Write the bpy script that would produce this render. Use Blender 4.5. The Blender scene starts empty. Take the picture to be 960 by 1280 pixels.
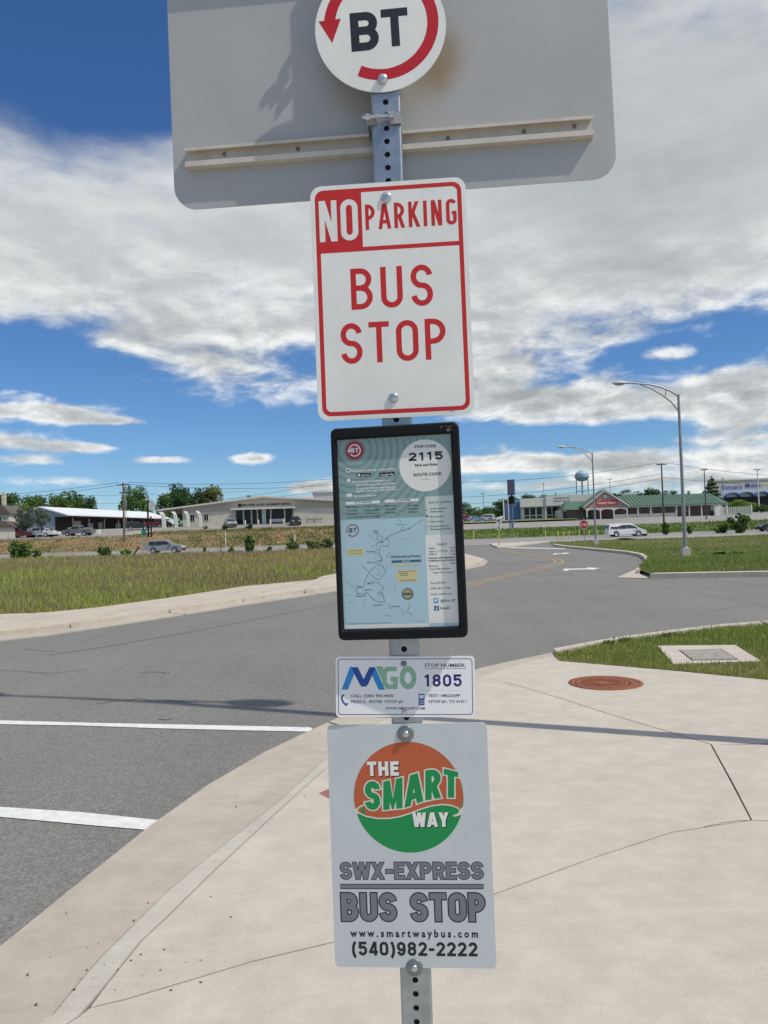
import bpy, bmesh, math, random
import numpy as np
from mathutils import Vector, Matrix
R = math.radians
rng = random.Random(7)
nrg = np.random.default_rng(11)
scene = bpy.context.scene
C = scene.collection

# ------------------------------------------------------------------ camera
EYE = 1.6; FPX = 960.0; ROLL = R(1.9); PIT = math.atan(28/960)
cf = np.array([0, math.cos(PIT), math.sin(PIT)]); _r = np.array([1.0, 0, 0]); _u = np.cross(_r, cf)
cr = math.cos(ROLL)*_r - math.sin(ROLL)*_u; cu = math.cos(ROLL)*_u + math.sin(ROLL)*_r
CAMP = np.array([0, 0, EYE])
cam = bpy.data.cameras.new('camera'); cam_o = bpy.data.objects.new('camera', cam); C.objects.link(cam_o)
M = Matrix(((cr[0], cu[0], -cf[0], 0), (cr[1], cu[1], -cf[1], 0), (cr[2], cu[2], -cf[2], EYE), (0, 0, 0, 1)))
cam_o.matrix_world = M
cam.sensor_fit = 'VERTICAL'; cam.sensor_height = 24; cam.lens = 24*FPX/1280
cam.clip_start = 0.05; cam.clip_end = 9000
scene.camera = cam_o
def ray(px, py):
    d = cf + (px-480)/FPX*cr - (py-640)/FPX*cu
    return d/d[1]
def gp(px, py, z=0.0):
    d = ray(px, py); t = (z-EYE)/d[2]; return Vector(CAMP + t*d)
def W(px, py, Y):
    return Vector(CAMP + Y*ray(px, py))
# ------------------------------------------------------------------ sun and sky
SAZ, SEL = R(113.6), R(54.5)
sl = bpy.data.lights.new('sun', 'SUN'); sl.energy = 3.1; sl.angle = R(0.53); sl.color = (1.0, 0.945, 0.85)
so = bpy.data.objects.new('sun', sl); C.objects.link(so)
sdir = Vector((math.cos(SEL)*math.sin(SAZ), math.cos(SEL)*math.cos(SAZ), math.sin(SEL)))
so.rotation_euler = sdir.to_track_quat('Z', 'Y').to_euler(); so.location = (20, -10, 30)
scene.view_settings.view_transform = 'Standard'; scene.view_settings.look = 'None'
scene.view_settings.exposure = 0.22; scene.view_settings.gamma = 1.0

world = bpy.data.worlds.new('World'); scene.world = world; world.use_nodes = True
wt = world.node_tree; wt.nodes.clear()
class E:
    """node expression"""
    tree = None
    def __init__(s, sock): s.s = sock
    @staticmethod
    def m(op, *a, clamp=False):
        n = E.tree.nodes.new('ShaderNodeMath'); n.operation = op; n.use_clamp = clamp
        for i, v in enumerate(a):
            if isinstance(v, E): E.tree.links.new(v.s, n.inputs[i])
            else: n.inputs[i].default_value = v
        return E(n.outputs[0])
    def __add__(s, o): return E.m('ADD', s, o)
    __radd__ = __add__
    def __sub__(s, o): return E.m('SUBTRACT', s, o)
    def __rsub__(s, o): return E.m('SUBTRACT', o, s)
    def __mul__(s, o): return E.m('MULTIPLY', s, o)
    __rmul__ = __mul__
    def __truediv__(s, o): return E.m('DIVIDE', s, o)
def smooth(x, a, b, tree=None):
    if a > b: return 1.0 - smooth(x, b, a)
    n = E.tree.nodes.new('ShaderNodeMapRange'); n.interpolation_type = 'SMOOTHSTEP'
    E.tree.links.new(x.s, n.inputs['Value']); n.inputs['From Min'].default_value = a; n.inputs['From Max'].default_value = b
    return E(n.outputs['Result'])
E.tree = wt
tc = wt.nodes.new('ShaderNodeTexCoord')
sx = wt.nodes.new('ShaderNodeSeparateXYZ'); wt.links.new(tc.outputs['Generated'], sx.inputs[0])
X, Y, Z = E(sx.outputs[0]), E(sx.outputs[1]), E(sx.outputs[2])
AZ = E.m('ARCTAN2', X, Y)*57.29578
EL = E.m('ARCSINE', Z)*57.29578
def comb(x, y, z):
    n = wt.nodes.new('ShaderNodeCombineXYZ')
    for i, v in enumerate((x, y, z)):
        if isinstance(v, E): wt.links.new(v.s, n.inputs[i])
        else: n.inputs[i].default_value = v
    return n.outputs[0]
def wnoise(vec, scale, detail=8, rough=.55, dist=0.0):
    n = wt.nodes.new('ShaderNodeTexNoise'); wt.links.new(vec, n.inputs['Vector'])
    n.inputs['Scale'].default_value = scale; n.inputs['Detail'].default_value = detail
    n.inputs['Roughness'].default_value = rough; n.inputs['Distortion'].default_value = dist
    return E(n.outputs['Fac'])
den = E.m('MAXIMUM', Z, 0.0) + 0.10
cv = comb(X/den, Y/den, 0.0)            # cloud deck seen in perspective
cv2 = comb(X/den + 0.06, Y/den - 0.05, 0.35)
n1 = wnoise(cv, 1.1, 5, .44, .1)
n2 = wnoise(cv2, 1.1, 5, .44, .1)
n3 = wnoise(cv, 0.5, 5, .5)
sph = comb(AZ*0.045, EL*0.12, 0.0)
n4 = wnoise(sph, 1.6, 10, .6, .2)
sph2 = comb(AZ*0.045 - .03, EL*0.12 - .075, 0.0)
n5 = wnoise(sph2, 1.6, 10, .6, .2)
n6 = wnoise(comb(AZ*.11, EL*.26, 1.7), 1.9, 9, .60, .25)
n7 = wnoise(comb(AZ*.11 - .05, EL*.26 - .16, 1.7), 1.9, 9, .60, .25)
low = smooth(EL, 24, 10)
def azel(px, py):
    d = ray(px, py); d = d/np.linalg.norm(d)
    return math.degrees(math.atan2(d[0], d[1])), math.degrees(math.asin(d[2]))
def blob(px, py, wx, wy, amp):
    a, e = azel(px, py); sa, se = wx/16.0, wy/16.0
    q = (AZ - a)/sa; w = (EL - e)/se
    return E.m('EXPONENT', (q*q + w*w)*-1.0)*amp
blobs = [(150,330,330,150,.50),(480,300,300,200,.3),(250,450,110,50,.45),(700,330,300,190,.40),(900,170,250,200,.45),
         (640,480,130,60,.80),(20,60,60,70,.30),(120,65,130,62,-1.55),(330,40,120,60,-.3),(190,118,90,24,-.5),
         (20,420,60,18,-.65),(60,470,130,30,-.45),(370,490,70,50,-.30),(830,440,150,25,-.75),(200,560,330,50,-.85),(60,470,90,40,-.5),
         (700,545,300,45,-.50),(840,440,130,40,-.4),(770,512,125,18,1.3),(930,480,90,24,1.1),(930,522,45,13,1.3),(700,500,60,14,.7),(540,545,120,18,-.2),(60,516,105,12,1.6),(150,527,45,6,1.2),(12,550,60,13,1.6),(110,560,45,8,1.5),(10,490,40,8,.9),(40,575,60,6,.9),
         (205,575,50,7,1.7),(315,573,30,8,1.6),(355,520,50,26,.35),(395,607,45,9,1.6),(660,578,120,9,1.1),
         (610,555,60,10,.45),(840,442,30,9,1.2),(800,578,150,12,.95),(700,605,170,8,.8),(480,590,60,10,.35),(930,590,120,12,.6),(850,550,100,10,.7),(60,600,200,8,.5)]
cov = None
for b in blobs:
    v = blob(*b); cov = v if cov is None else cov + v
dens = cov*1.0 + (n6 - .5)*(low*2.3 + .15) + (n1 - .5)*1.6 + (n4 - .5)*1.2 + (n3 - .5)*.6 - .12 + smooth(EL, 12, 24)*.42
lit = (n1 - n2)*1.1 + (n4 - n5)*.8 + (n1 - .5)*.9 + (n7 - n6)*(low*-2.6 - .25)
mask = smooth(dens, -0.05, 0.75)
thick = smooth(dens, 0.35, 1.25)
sky = wt.nodes.new('ShaderNodeTexSky'); sky.sky_type = 'NISHITA'; sky.sun_disc = False
sky.sun_elevation = SEL; sky.sun_rotation = SAZ; sky.air_density = 1.0; sky.dust_density = 0.0; sky.ozone_density = 3.0
hs = wt.nodes.new('ShaderNodeHueSaturation'); hs.inputs['Saturation'].default_value = 1.1; hs.inputs['Value'].default_value = 0.86
wt.links.new(sky.outputs[0], hs.inputs['Color'])
bg1 = wt.nodes.new('ShaderNodeBackground'); bg1.inputs['Strength'].default_value = 0.10
tn = wt.nodes.new('ShaderNodeMix'); tn.data_type = 'RGBA'; tn.blend_type = 'MULTIPLY'; tn.inputs['Factor'].default_value = 1
wt.links.new(hs.outputs[0], tn.inputs[6]); tn.inputs[7].default_value = (.60, .80, 1.04, 1)
wt.links.new(tn.outputs[2], bg1.inputs['Color'])
cr1 = wt.nodes.new('ShaderNodeValToRGB')
cr1.color_ramp.elements[0].position = 0.0; cr1.color_ramp.elements[0].color = (.80, .81, .80, 1)
cr1.color_ramp.elements[1].position = 1.0; cr1.color_ramp.elements[1].color = (.33, .35, .355, 1)
e_ = cr1.color_ramp.elements.new(.5); e_.color = (.50, .52, .525, 1)
wt.links.new((thick*.42 - lit*1.0 + .22).s, cr1.inputs[0])
bg2 = wt.nodes.new('ShaderNodeBackground'); bg2.inputs['Strength'].default_value = 1.0
wt.links.new(cr1.outputs[0], bg2.inputs['Color'])
# clouds thin toward the horizon haze
mx = wt.nodes.new('ShaderNodeMixShader'); wt.links.new((mask*.97).s, mx.inputs[0])
wt.links.new(bg1.outputs[0], mx.inputs[1]); wt.links.new(bg2.outputs[0], mx.inputs[2])
wo = wt.nodes.new('ShaderNodeOutputWorld'); wt.links.new(mx.outputs[0], wo.inputs[0])

# ------------------------------------------------------------------ materials
MATS = {}
def mat(name, col, rough=.7, metal=0.0, var=0.0, vscale=5.0, col2=None, bump=0.0, bscale=40.0, spec=.5, speck=0.0, speckscale=600, attr=False, emis=None, alpha=None, trans=0):
    if name in MATS: return MATS[name]
    m = bpy.data.materials.new(name); m.use_nodes = True; t = m.node_tree
    b = t.nodes['Principled BSDF']; b.inputs['Roughness'].default_value = rough; b.inputs['Metallic'].default_value = metal
    b.inputs['Specular IOR Level'].default_value = spec
    L = t.links
    c = (*col, 1)
    b.inputs['Base Color'].default_value = c
    tcn = t.nodes.new('ShaderNodeTexCoord')
    src = None
    if col2 is not None or var > 0:
        n = t.nodes.new('ShaderNodeTexNoise'); n.inputs['Scale'].default_value = vscale; n.inputs['Detail'].default_value = 8; n.inputs['Roughness'].default_value = .6
        L.new(tcn.outputs['Object'], n.inputs['Vector'])
        mp = t.nodes.new('ShaderNodeMapRange'); mp.inputs['From Min'].default_value = .35; mp.inputs['From Max'].default_value = .65
        L.new(n.outputs['Fac'], mp.inputs['Value'])
        mixn = t.nodes.new('ShaderNodeMix'); mixn.data_type = 'RGBA'; L.new(mp.outputs[0], mixn.inputs['Factor'])
        c2 = col2 if col2 is not None else tuple(x*(1-var) for x in col)
        mixn.inputs[6].default_value = c; mixn.inputs[7].default_value = (*c2, 1); src = mixn.outputs[2]
    if attr:
        a = t.nodes.new('ShaderNodeAttribute'); a.attribute_name = 'tint'
        src = a.outputs['Color']
    if speck > 0:
        n = t.nodes.new('ShaderNodeTexNoise'); n.inputs['Scale'].default_value = speckscale; n.inputs['Detail'].default_value = 3
        L.new(tcn.outputs['Object'], n.inputs['Vector'])
        mp = t.nodes.new('ShaderNodeMapRange'); mp.inputs['From Min'].default_value = .3; mp.inputs['From Max'].default_value = .7
        mp.inputs['To Min'].default_value = 1-speck; mp.inputs['To Max'].default_value = 1+speck
        L.new(n.outputs['Fac'], mp.inputs['Value'])
        mm = t.nodes.new('ShaderNodeMix'); mm.data_type = 'RGBA'; mm.blend_type = 'MULTIPLY'; mm.inputs['Factor'].default_value = 1
        if src is not None: L.new(src, mm.inputs[6])
        else: mm.inputs[6].default_value = c
        L.new(mp.outputs[0], mm.inputs[7]); src = mm.outputs[2]
    if src is not None: L.new(src, b.inputs['Base Color'])
    if bump > 0:
        n = t.nodes.new('ShaderNodeTexNoise'); n.inputs['Scale'].default_value = bscale; n.inputs['Detail'].default_value = 5
        L.new(tcn.outputs['Object'], n.inputs['Vector'])
        bn = t.nodes.new('ShaderNodeBump'); bn.inputs['Strength'].default_value = bump; bn.inputs['Distance'].default_value = .01
        L.new(n.outputs['Fac'], bn.inputs['Height']); L.new(bn.outputs[0], b.inputs['Normal'])
    if trans > 0:
        tr = t.nodes.new('ShaderNodeBsdfTranslucent'); ms = t.nodes.new('ShaderNodeMixShader'); ms.inputs[0].default_value = trans
        if src is not None: L.new(src, tr.inputs['Color'])
        else: tr.inputs['Color'].default_value = c
        out = t.nodes['Material Output']; L.new(b.outputs[0], ms.inputs[1]); L.new(tr.outputs[0], ms.inputs[2]); L.new(ms.outputs[0], out.inputs[0])
    MATS[name] = m; return m

def concrete_mat(name, base, dark):
    m = bpy.data.materials.new(name); m.use_nodes = True; t = m.node_tree; L = t.links
    b = t.nodes['Principled BSDF']; b.inputs['Roughness'].default_value = .85
    g = t.nodes.new('ShaderNodeNewGeometry')
    def nz(scale, det, rough=.6, lo=.35, hi=.65, a=0., bb=1., stretch=None, dist=0):
        v = g.outputs['Position']
        if stretch:
            mpn = t.nodes.new('ShaderNodeMapping'); mpn.inputs['Scale'].default_value = stretch; mpn.inputs['Rotation'].default_value = (0, 0, .5); L.new(v, mpn.inputs[0]); v = mpn.outputs[0]
        n = t.nodes.new('ShaderNodeTexNoise'); n.inputs['Scale'].default_value = scale; n.inputs['Detail'].default_value = det; n.inputs['Roughness'].default_value = rough
        n.inputs['Distortion'].default_value = dist
        L.new(v, n.inputs['Vector'])
        q = t.nodes.new('ShaderNodeMapRange'); q.inputs['From Min'].default_value = lo; q.inputs['From Max'].default_value = hi
        q.inputs['To Min'].default_value = a; q.inputs['To Max'].default_value = bb
        L.new(n.outputs['Fac'], q.inputs['Value']); return q.outputs[0], n.outputs['Fac']
    a1, _ = nz(.9, 8, .65); a2, _ = nz(5, 8, .7, .3, .7, .87, 1.09); a3, f3 = nz(260, 3, .6, .3, .7, .86, 1.12); a4, _ = nz(30, 6, .7, .6, .75, 1.0, .80)
    a5, _ = nz(2.5, 6, .6, .3, .7, .97, 1.03, (1, 8, 1)); a6, _ = nz(2.0, 9, .75, .56, .70, 1.0, .90, None, .6)
    mx = t.nodes.new('ShaderNodeMix'); mx.data_type = 'RGBA'; L.new(a1, mx.inputs['Factor']); mx.inputs[6].default_value = (*base, 1); mx.inputs[7].default_value = (*dark, 1)
    s = mx.outputs[2]
    for a in (a2, a3, a4, a5, a6):
        mm = t.nodes.new('ShaderNodeMix'); mm.data_type = 'RGBA'; mm.blend_type = 'MULTIPLY'; mm.inputs['Factor'].default_value = 1
        L.new(s, mm.inputs[6]); L.new(a, mm.inputs[7]); s = mm.outputs[2]
    L.new(s, b.inputs['Base Color'])
    bn = t.nodes.new('ShaderNodeBump'); bn.inputs['Strength'].default_value = .35; bn.inputs['Distance'].default_value = .004
    L.new(f3, bn.inputs['Height']); L.new(bn.outputs[0], b.inputs['Normal'])
    MATS[name] = m; return m
def asphalt_mat():
    m = bpy.data.materials.new('asphalt'); m.use_nodes = True; t = m.node_tree; L = t.links
    b = t.nodes['Principled BSDF']; b.inputs['Roughness'].default_value = .9
    g = t.nodes.new('ShaderNodeNewGeometry')
    def tex(kind, scale, **k):
        n = t.nodes.new(kind); n.inputs['Scale'].default_value = scale
        for a, v in k.items(): n.inputs[a].default_value = v
        v = g.outputs['Position']
        L.new(v, n.inputs['Vector']); return n
    def ramp(o, lo, hi, a, bb):
        q = t.nodes.new('ShaderNodeMapRange'); q.inputs['From Min'].default_value = lo; q.inputs['From Max'].default_value = hi
        q.inputs['To Min'].default_value = a; q.inputs['To Max'].default_value = bb; L.new(o, q.inputs['Value']); return q.outputs[0]
    big = ramp(tex('ShaderNodeTexNoise', .35, Detail=6).outputs['Fac'], .35, .65, .95, 1.05)
    mp = t.nodes.new('ShaderNodeMapping'); mp.inputs['Rotation'].default_value = (0, 0, R(-32)); mp.inputs['Scale'].default_value = (1.4, .08, 1); L.new(g.outputs['Position'], mp.inputs[0])
    st = t.nodes.new('ShaderNodeTexNoise'); st.inputs['Scale'].default_value = 1.0; st.inputs['Detail'].default_value = 5; L.new(mp.outputs[0], st.inputs['Vector'])
    streak = ramp(st.outputs['Fac'], .35, .65, .95, 1.04)
    vo = tex('ShaderNodeTexVoronoi', 85)
    stone = ramp(vo.outputs['Color'], 0, 1, .66, 1.38)
    agg = tex('ShaderNodeTexNoise', 150, Detail=3)
    fine = ramp(agg.outputs['Fac'], .3, .7, .72, 1.28)
    med = ramp(tex('ShaderNodeTexNoise', 9, Detail=8, Roughness=.75).outputs['Fac'], .35, .65, .92, 1.07)
    s = None
    col = t.nodes.new('ShaderNodeRGB'); col.outputs[0].default_value = (.176, .171, .158, 1); s = col.outputs[0]
    for a in (big, streak, stone, fine, med):
        mm = t.nodes.new('ShaderNodeMix'); mm.data_type = 'RGBA'; mm.blend_type = 'MULTIPLY'; mm.inputs['Factor'].default_value = 1
        L.new(s, mm.inputs[6]); L.new(a, mm.inputs[7]); s = mm.outputs[2]
    L.new(s, b.inputs['Base Color'])
    bn = t.nodes.new('ShaderNodeBump'); bn.inputs['Strength'].default_value = .7; bn.inputs['Distance'].default_value = .004
    L.new(vo.outputs['Distance'], bn.inputs['Height']); L.new(bn.outputs[0], b.inputs['Normal'])
    MATS['asphalt'] = m; return m
CONC = concrete_mat('sidewalk_concrete', (.515, .465, .395), (.475, .43, .365))
CONC2 = concrete_mat('gutter_concrete', (.47, .42, .345), (.40, .355, .29))
CONC3 = concrete_mat('kerb_strip_concrete', (.50, .465, .395), (.45, .42, .36))
CONCF = concrete_mat('far_concrete', (.52, .46, .375), (.46, .40, .33))
ASPH = asphalt_mat()
LOT = mat('lot_asphalt', (.30, .285, .26), .9, var=.25, vscale=.12, speck=.12, speckscale=3)
JOINT = mat('joint_dirt', (.06, .055, .045), .95, var=.4, vscale=20)
WPAINT = mat('road_white', (.74, .74, .71), .7, col2=(.60, .60, .57), vscale=14, bump=.2, bscale=90, speck=.08, speckscale=200)
nt_ = WPAINT.node_tree; q_n = nt_.nodes.new('ShaderNodeTexNoise'); q_n.inputs['Scale'].default_value = 22; q_n.inputs['Detail'].default_value = 9; q_n.inputs['Roughness'].default_value = .75; tc_ = nt_.nodes.new('ShaderNodeTexCoord'); nt_.links.new(tc_.outputs['Object'], q_n.inputs['Vector'])
q_m = nt_.nodes.new('ShaderNodeMapRange'); q_m.inputs['From Min'].default_value = .63; q_m.inputs['From Max'].default_value = .67; nt_.links.new(q_n.outputs['Fac'], q_m.inputs['Value'])
q_x = nt_.nodes.new('ShaderNodeMix'); q_x.data_type = 'RGBA'; b_n = nt_.nodes['Principled BSDF']; nt_.links.new(q_m.outputs[0], q_x.inputs['Factor']); nt_.links.new(b_n.inputs['Base Color'].links[0].from_socket, q_x.inputs[6]); q_x.inputs[7].default_value = (.17, .165, .155, 1); nt_.links.new(q_x.outputs[2], b_n.inputs['Base Color'])
YPAINT = mat('road_yellow', (.44, .30, .12), .7, col2=(.30, .22, .12), vscale=10)
GALV = mat('galvanised_steel', (.43, .47, .49), .38, metal=.85, col2=(.33, .365, .39), vscale=28, bump=.05, bscale=200)
GALV2 = mat('dull_galvanised_steel', (.44, .45, .44), .5, metal=.6, col2=(.36, .37, .36), vscale=16)
HOLE = mat('near_black', (.012, .012, .012), .9)
BOLT = mat('bolt_zinc', (.62, .64, .66), .28, metal=.9, var=.2, vscale=200)
BOLTD = mat('weathered_bolt', (.26, .29, .29), .42, metal=.7, var=.3, vscale=150)
ALU = mat('aluminium_sheet', (.47, .46, .43), .40, metal=.2, col2=(.42, .41, .38), vscale=4, bump=.03, bscale=300)
RAIL = mat('aluminium_rail', (.62, .57, .49), .5, metal=.15, var=.15, vscale=20)
SWHITE = mat('sign_white', (.83, .82, .765), .45, col2=(.76, .755, .70), vscale=9, speck=.02, speckscale=300)
SRED = mat('sign_red', (.56, .018, .014), .42)
SRED2 = mat('disc_red', (.50, .006, .014), .42)
SBLACK = mat('sign_black', (.008, .009, .016), .5)
SGREY = mat('print_grey', (.17, .19, .21), .5)
SPLATE = mat('smart_plate', (.575, .61, .605), .4, col2=(.54, .575, .575), vscale=8, bump=.03, bscale=60)
SORANGE = mat('print_orange', (.50, .105, .035), .5)
SGREEN = mat('print_green', (.0, .26, .065), .5)
SCREAM = mat('print_cream', (.68, .68, .58), .5)
MPLATE = mat('number_plate_white', (.84, .85, .85), .4)
PBLUE = mat('print_sky_blue', (.02, .27, .62), .5)
PDBLUE = mat('print_deep_blue', (.012, .07, .34), .5)
PNAVY = mat('print_navy', (.01, .012, .16), .5)
PGREEN = mat('print_pale_green', (.27, .50, .33), .5)
BLKPL = mat('black_plastic', (.006, .0065, .008), .6, spec=.22, bump=.1, bscale=220)
MAPT = mat('poster_teal', (.25, .37, .35), .5)
MAPT2 = mat('poster_dark_teal', (.18, .29, .28), .5)
MAPB = mat('poster_pale_blue', (.42, .60, .66), .5, var=.05, vscale=20)
MAPW = mat('poster_white', (.78, .78, .72), .5)
MAPS = mat('poster_side_panel', (.58, .66, .60), .5)
MAPY = mat('poster_yellow', (.62, .56, .28), .5)
MAPR = mat('poster_red', (.36, .03, .06), .5)
MAPG = mat('poster_line', (.06, .085, .10), .6)
MAPGOLD = mat('poster_gold', (.40, .33, .16), .5)
MAPBLUE = mat('poster_blue_bar', (.03, .13, .26), .5)
MAPLT = mat('poster_light', (.50, .60, .62), .5)
RUST = mat('rusted_iron', (.30, .10, .045), .8, metal=.2, col2=(.21, .075, .038), vscale=14, bump=.4, bscale=120, speck=.15, speckscale=120)
TREADG = mat('lid_grey', (.36, .34, .29), .8, var=.35, vscale=14, bump=.4, bscale=60)

# ------------------------------------------------------------------ object helpers
def tag(o, label=None, cat=None, group=None, kind=None):
    if label: o['label'] = label
    if cat: o['category'] = cat
    if group: o['group'] = group
    if kind: o['kind'] = kind
    return o
def empty(name, loc=(0, 0, 0), rz=0.0, label=None, cat=None, group=None):
    o = bpy.data.objects.new(name, None); o.empty_display_size = .2; C.objects.link(o); o.location = loc; o.rotation_euler = (0, 0, rz)
    return tag(o, label, cat, group)
def copy_tree(o, parent=None):
    c = o.copy(); C.objects.link(c)
    if parent is not None: c.parent = parent
    for ch in list(o.children): copy_tree(ch, c)
    return c
class MB:
    def __init__(s): s.v = []; s.f = []; s.mi = []; s.sm = []
    def add(s, vs, fs, mi=0, sm=False):
        n = len(s.v); s.v += [tuple(v) for v in vs]; s.f += [tuple(i+n for i in f) for f in fs]; s.mi += [mi]*len(fs); s.sm += [sm]*len(fs); return s
    def box(s, x0, x1, y0, y1, z0, z1, mi=0):
        v = [(x0,y0,z0),(x1,y0,z0),(x1,y1,z0),(x0,y1,z0),(x0,y0,z1),(x1,y0,z1),(x1,y1,z1),(x0,y1,z1)]
        return s.add(v, [(0,3,2,1),(4,5,6,7),(0,1,5,4),(1,2,6,5),(2,3,7,6),(3,0,4,7)], mi)
    def prism(s, poly, z0, z1, mi=0):                 # poly in xy, ccw
        a = sum(poly[i][0]*poly[(i+1)%len(poly)][1]-poly[(i+1)%len(poly)][0]*poly[i][1] for i in range(len(poly)))
        if a < 0: poly = poly[::-1]
        n = len(poly); v = [(p[0],p[1],z0) for p in poly]+[(p[0],p[1],z1) for p in poly]
        f = [tuple(range(n))[::-1], tuple(range(n, 2*n))]+[(i,(i+1)%n,(i+1)%n+n,i+n) for i in range(n)]
        return s.add(v, f, mi)
    def prism_y(s, poly, y0, y1, mi=0):               # poly in xz, extruded along y
        a = sum(poly[i][0]*poly[(i+1)%len(poly)][1]-poly[(i+1)%len(poly)][0]*poly[i][1] for i in range(len(poly)))
        if a < 0: poly = poly[::-1]
        n = len(poly); v = [(p[0],y0,p[1]) for p in poly]+[(p[0],y1,p[1]) for p in poly]
        f = [tuple(range(n)), tuple(range(n, 2*n))[::-1]]+[(i,i+n,(i+1)%n+n,(i+1)%n) for i in range(n)]
        return s.add(v, f, mi)
    def tube(s, pts, rad, n=8, mi=0, cap=True):
        pts = [Vector(p) for p in pts]; rs = rad if isinstance(rad, (list, tuple)) else [rad]*len(pts)
        base = []; prev = None
        for i, p in enumerate(pts):
            d = (pts[min(i+1, len(pts)-1)]-pts[max(i-1, 0)]).normalized()
            if prev is None: a = d.orthogonal().normalized()
            else: a = (prev - d*prev.dot(d)).normalized()
            prev = a; b = d.cross(a)
            base.append([p+(a*math.cos(t)+b*math.sin(t))*rs[i] for t in [2*math.pi*k/n for k in range(n)]])
        v = [q for ring in base for q in ring]; f = []
        for i in range(len(pts)-1):
            for k in range(n): f.append((i*n+k, i*n+(k+1)%n, (i+1)*n+(k+1)%n, (i+1)*n+k))
        s.add(v, f, mi, True)
        if cap: s.add(base[0], [tuple(range(n))[::-1]], mi); s.add(base[-1], [tuple(range(n))], mi)
        return s
    def lathe(s, prof, n=24, mi=0, M=None):           # prof: (r, z)
        v = []; f = []
        for r, z in prof:
            for k in range(n): v.append(Vector((r*math.cos(2*math.pi*k/n), r*math.sin(2*math.pi*k/n), z)))
        for i in range(len(prof)-1):
            for k in range(n): f.append((i*n+k, i*n+(k+1)%n, (i+1)*n+(k+1)%n, (i+1)*n+k))
        if M is not None: v = [M @ q for q in v]
        return s.add(v, f, mi, True)
    def build(s, name, mats, parent=None, loc=None):
        me = bpy.data.meshes.new(name); me.from_pydata(s.v, [], s.f)
        if not isinstance(mats, (list, tuple)): mats = [mats]
        for m in mats: me.materials.append(m)
        me.polygons.foreach_set('material_index', s.mi); me.polygons.foreach_set('use_smooth', s.sm)
        me.update(); o = bpy.data.objects.new(name, me); C.objects.link(o)
        if parent is not None: o.parent = parent
        if loc is not None: o.location = loc
        return o
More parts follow.
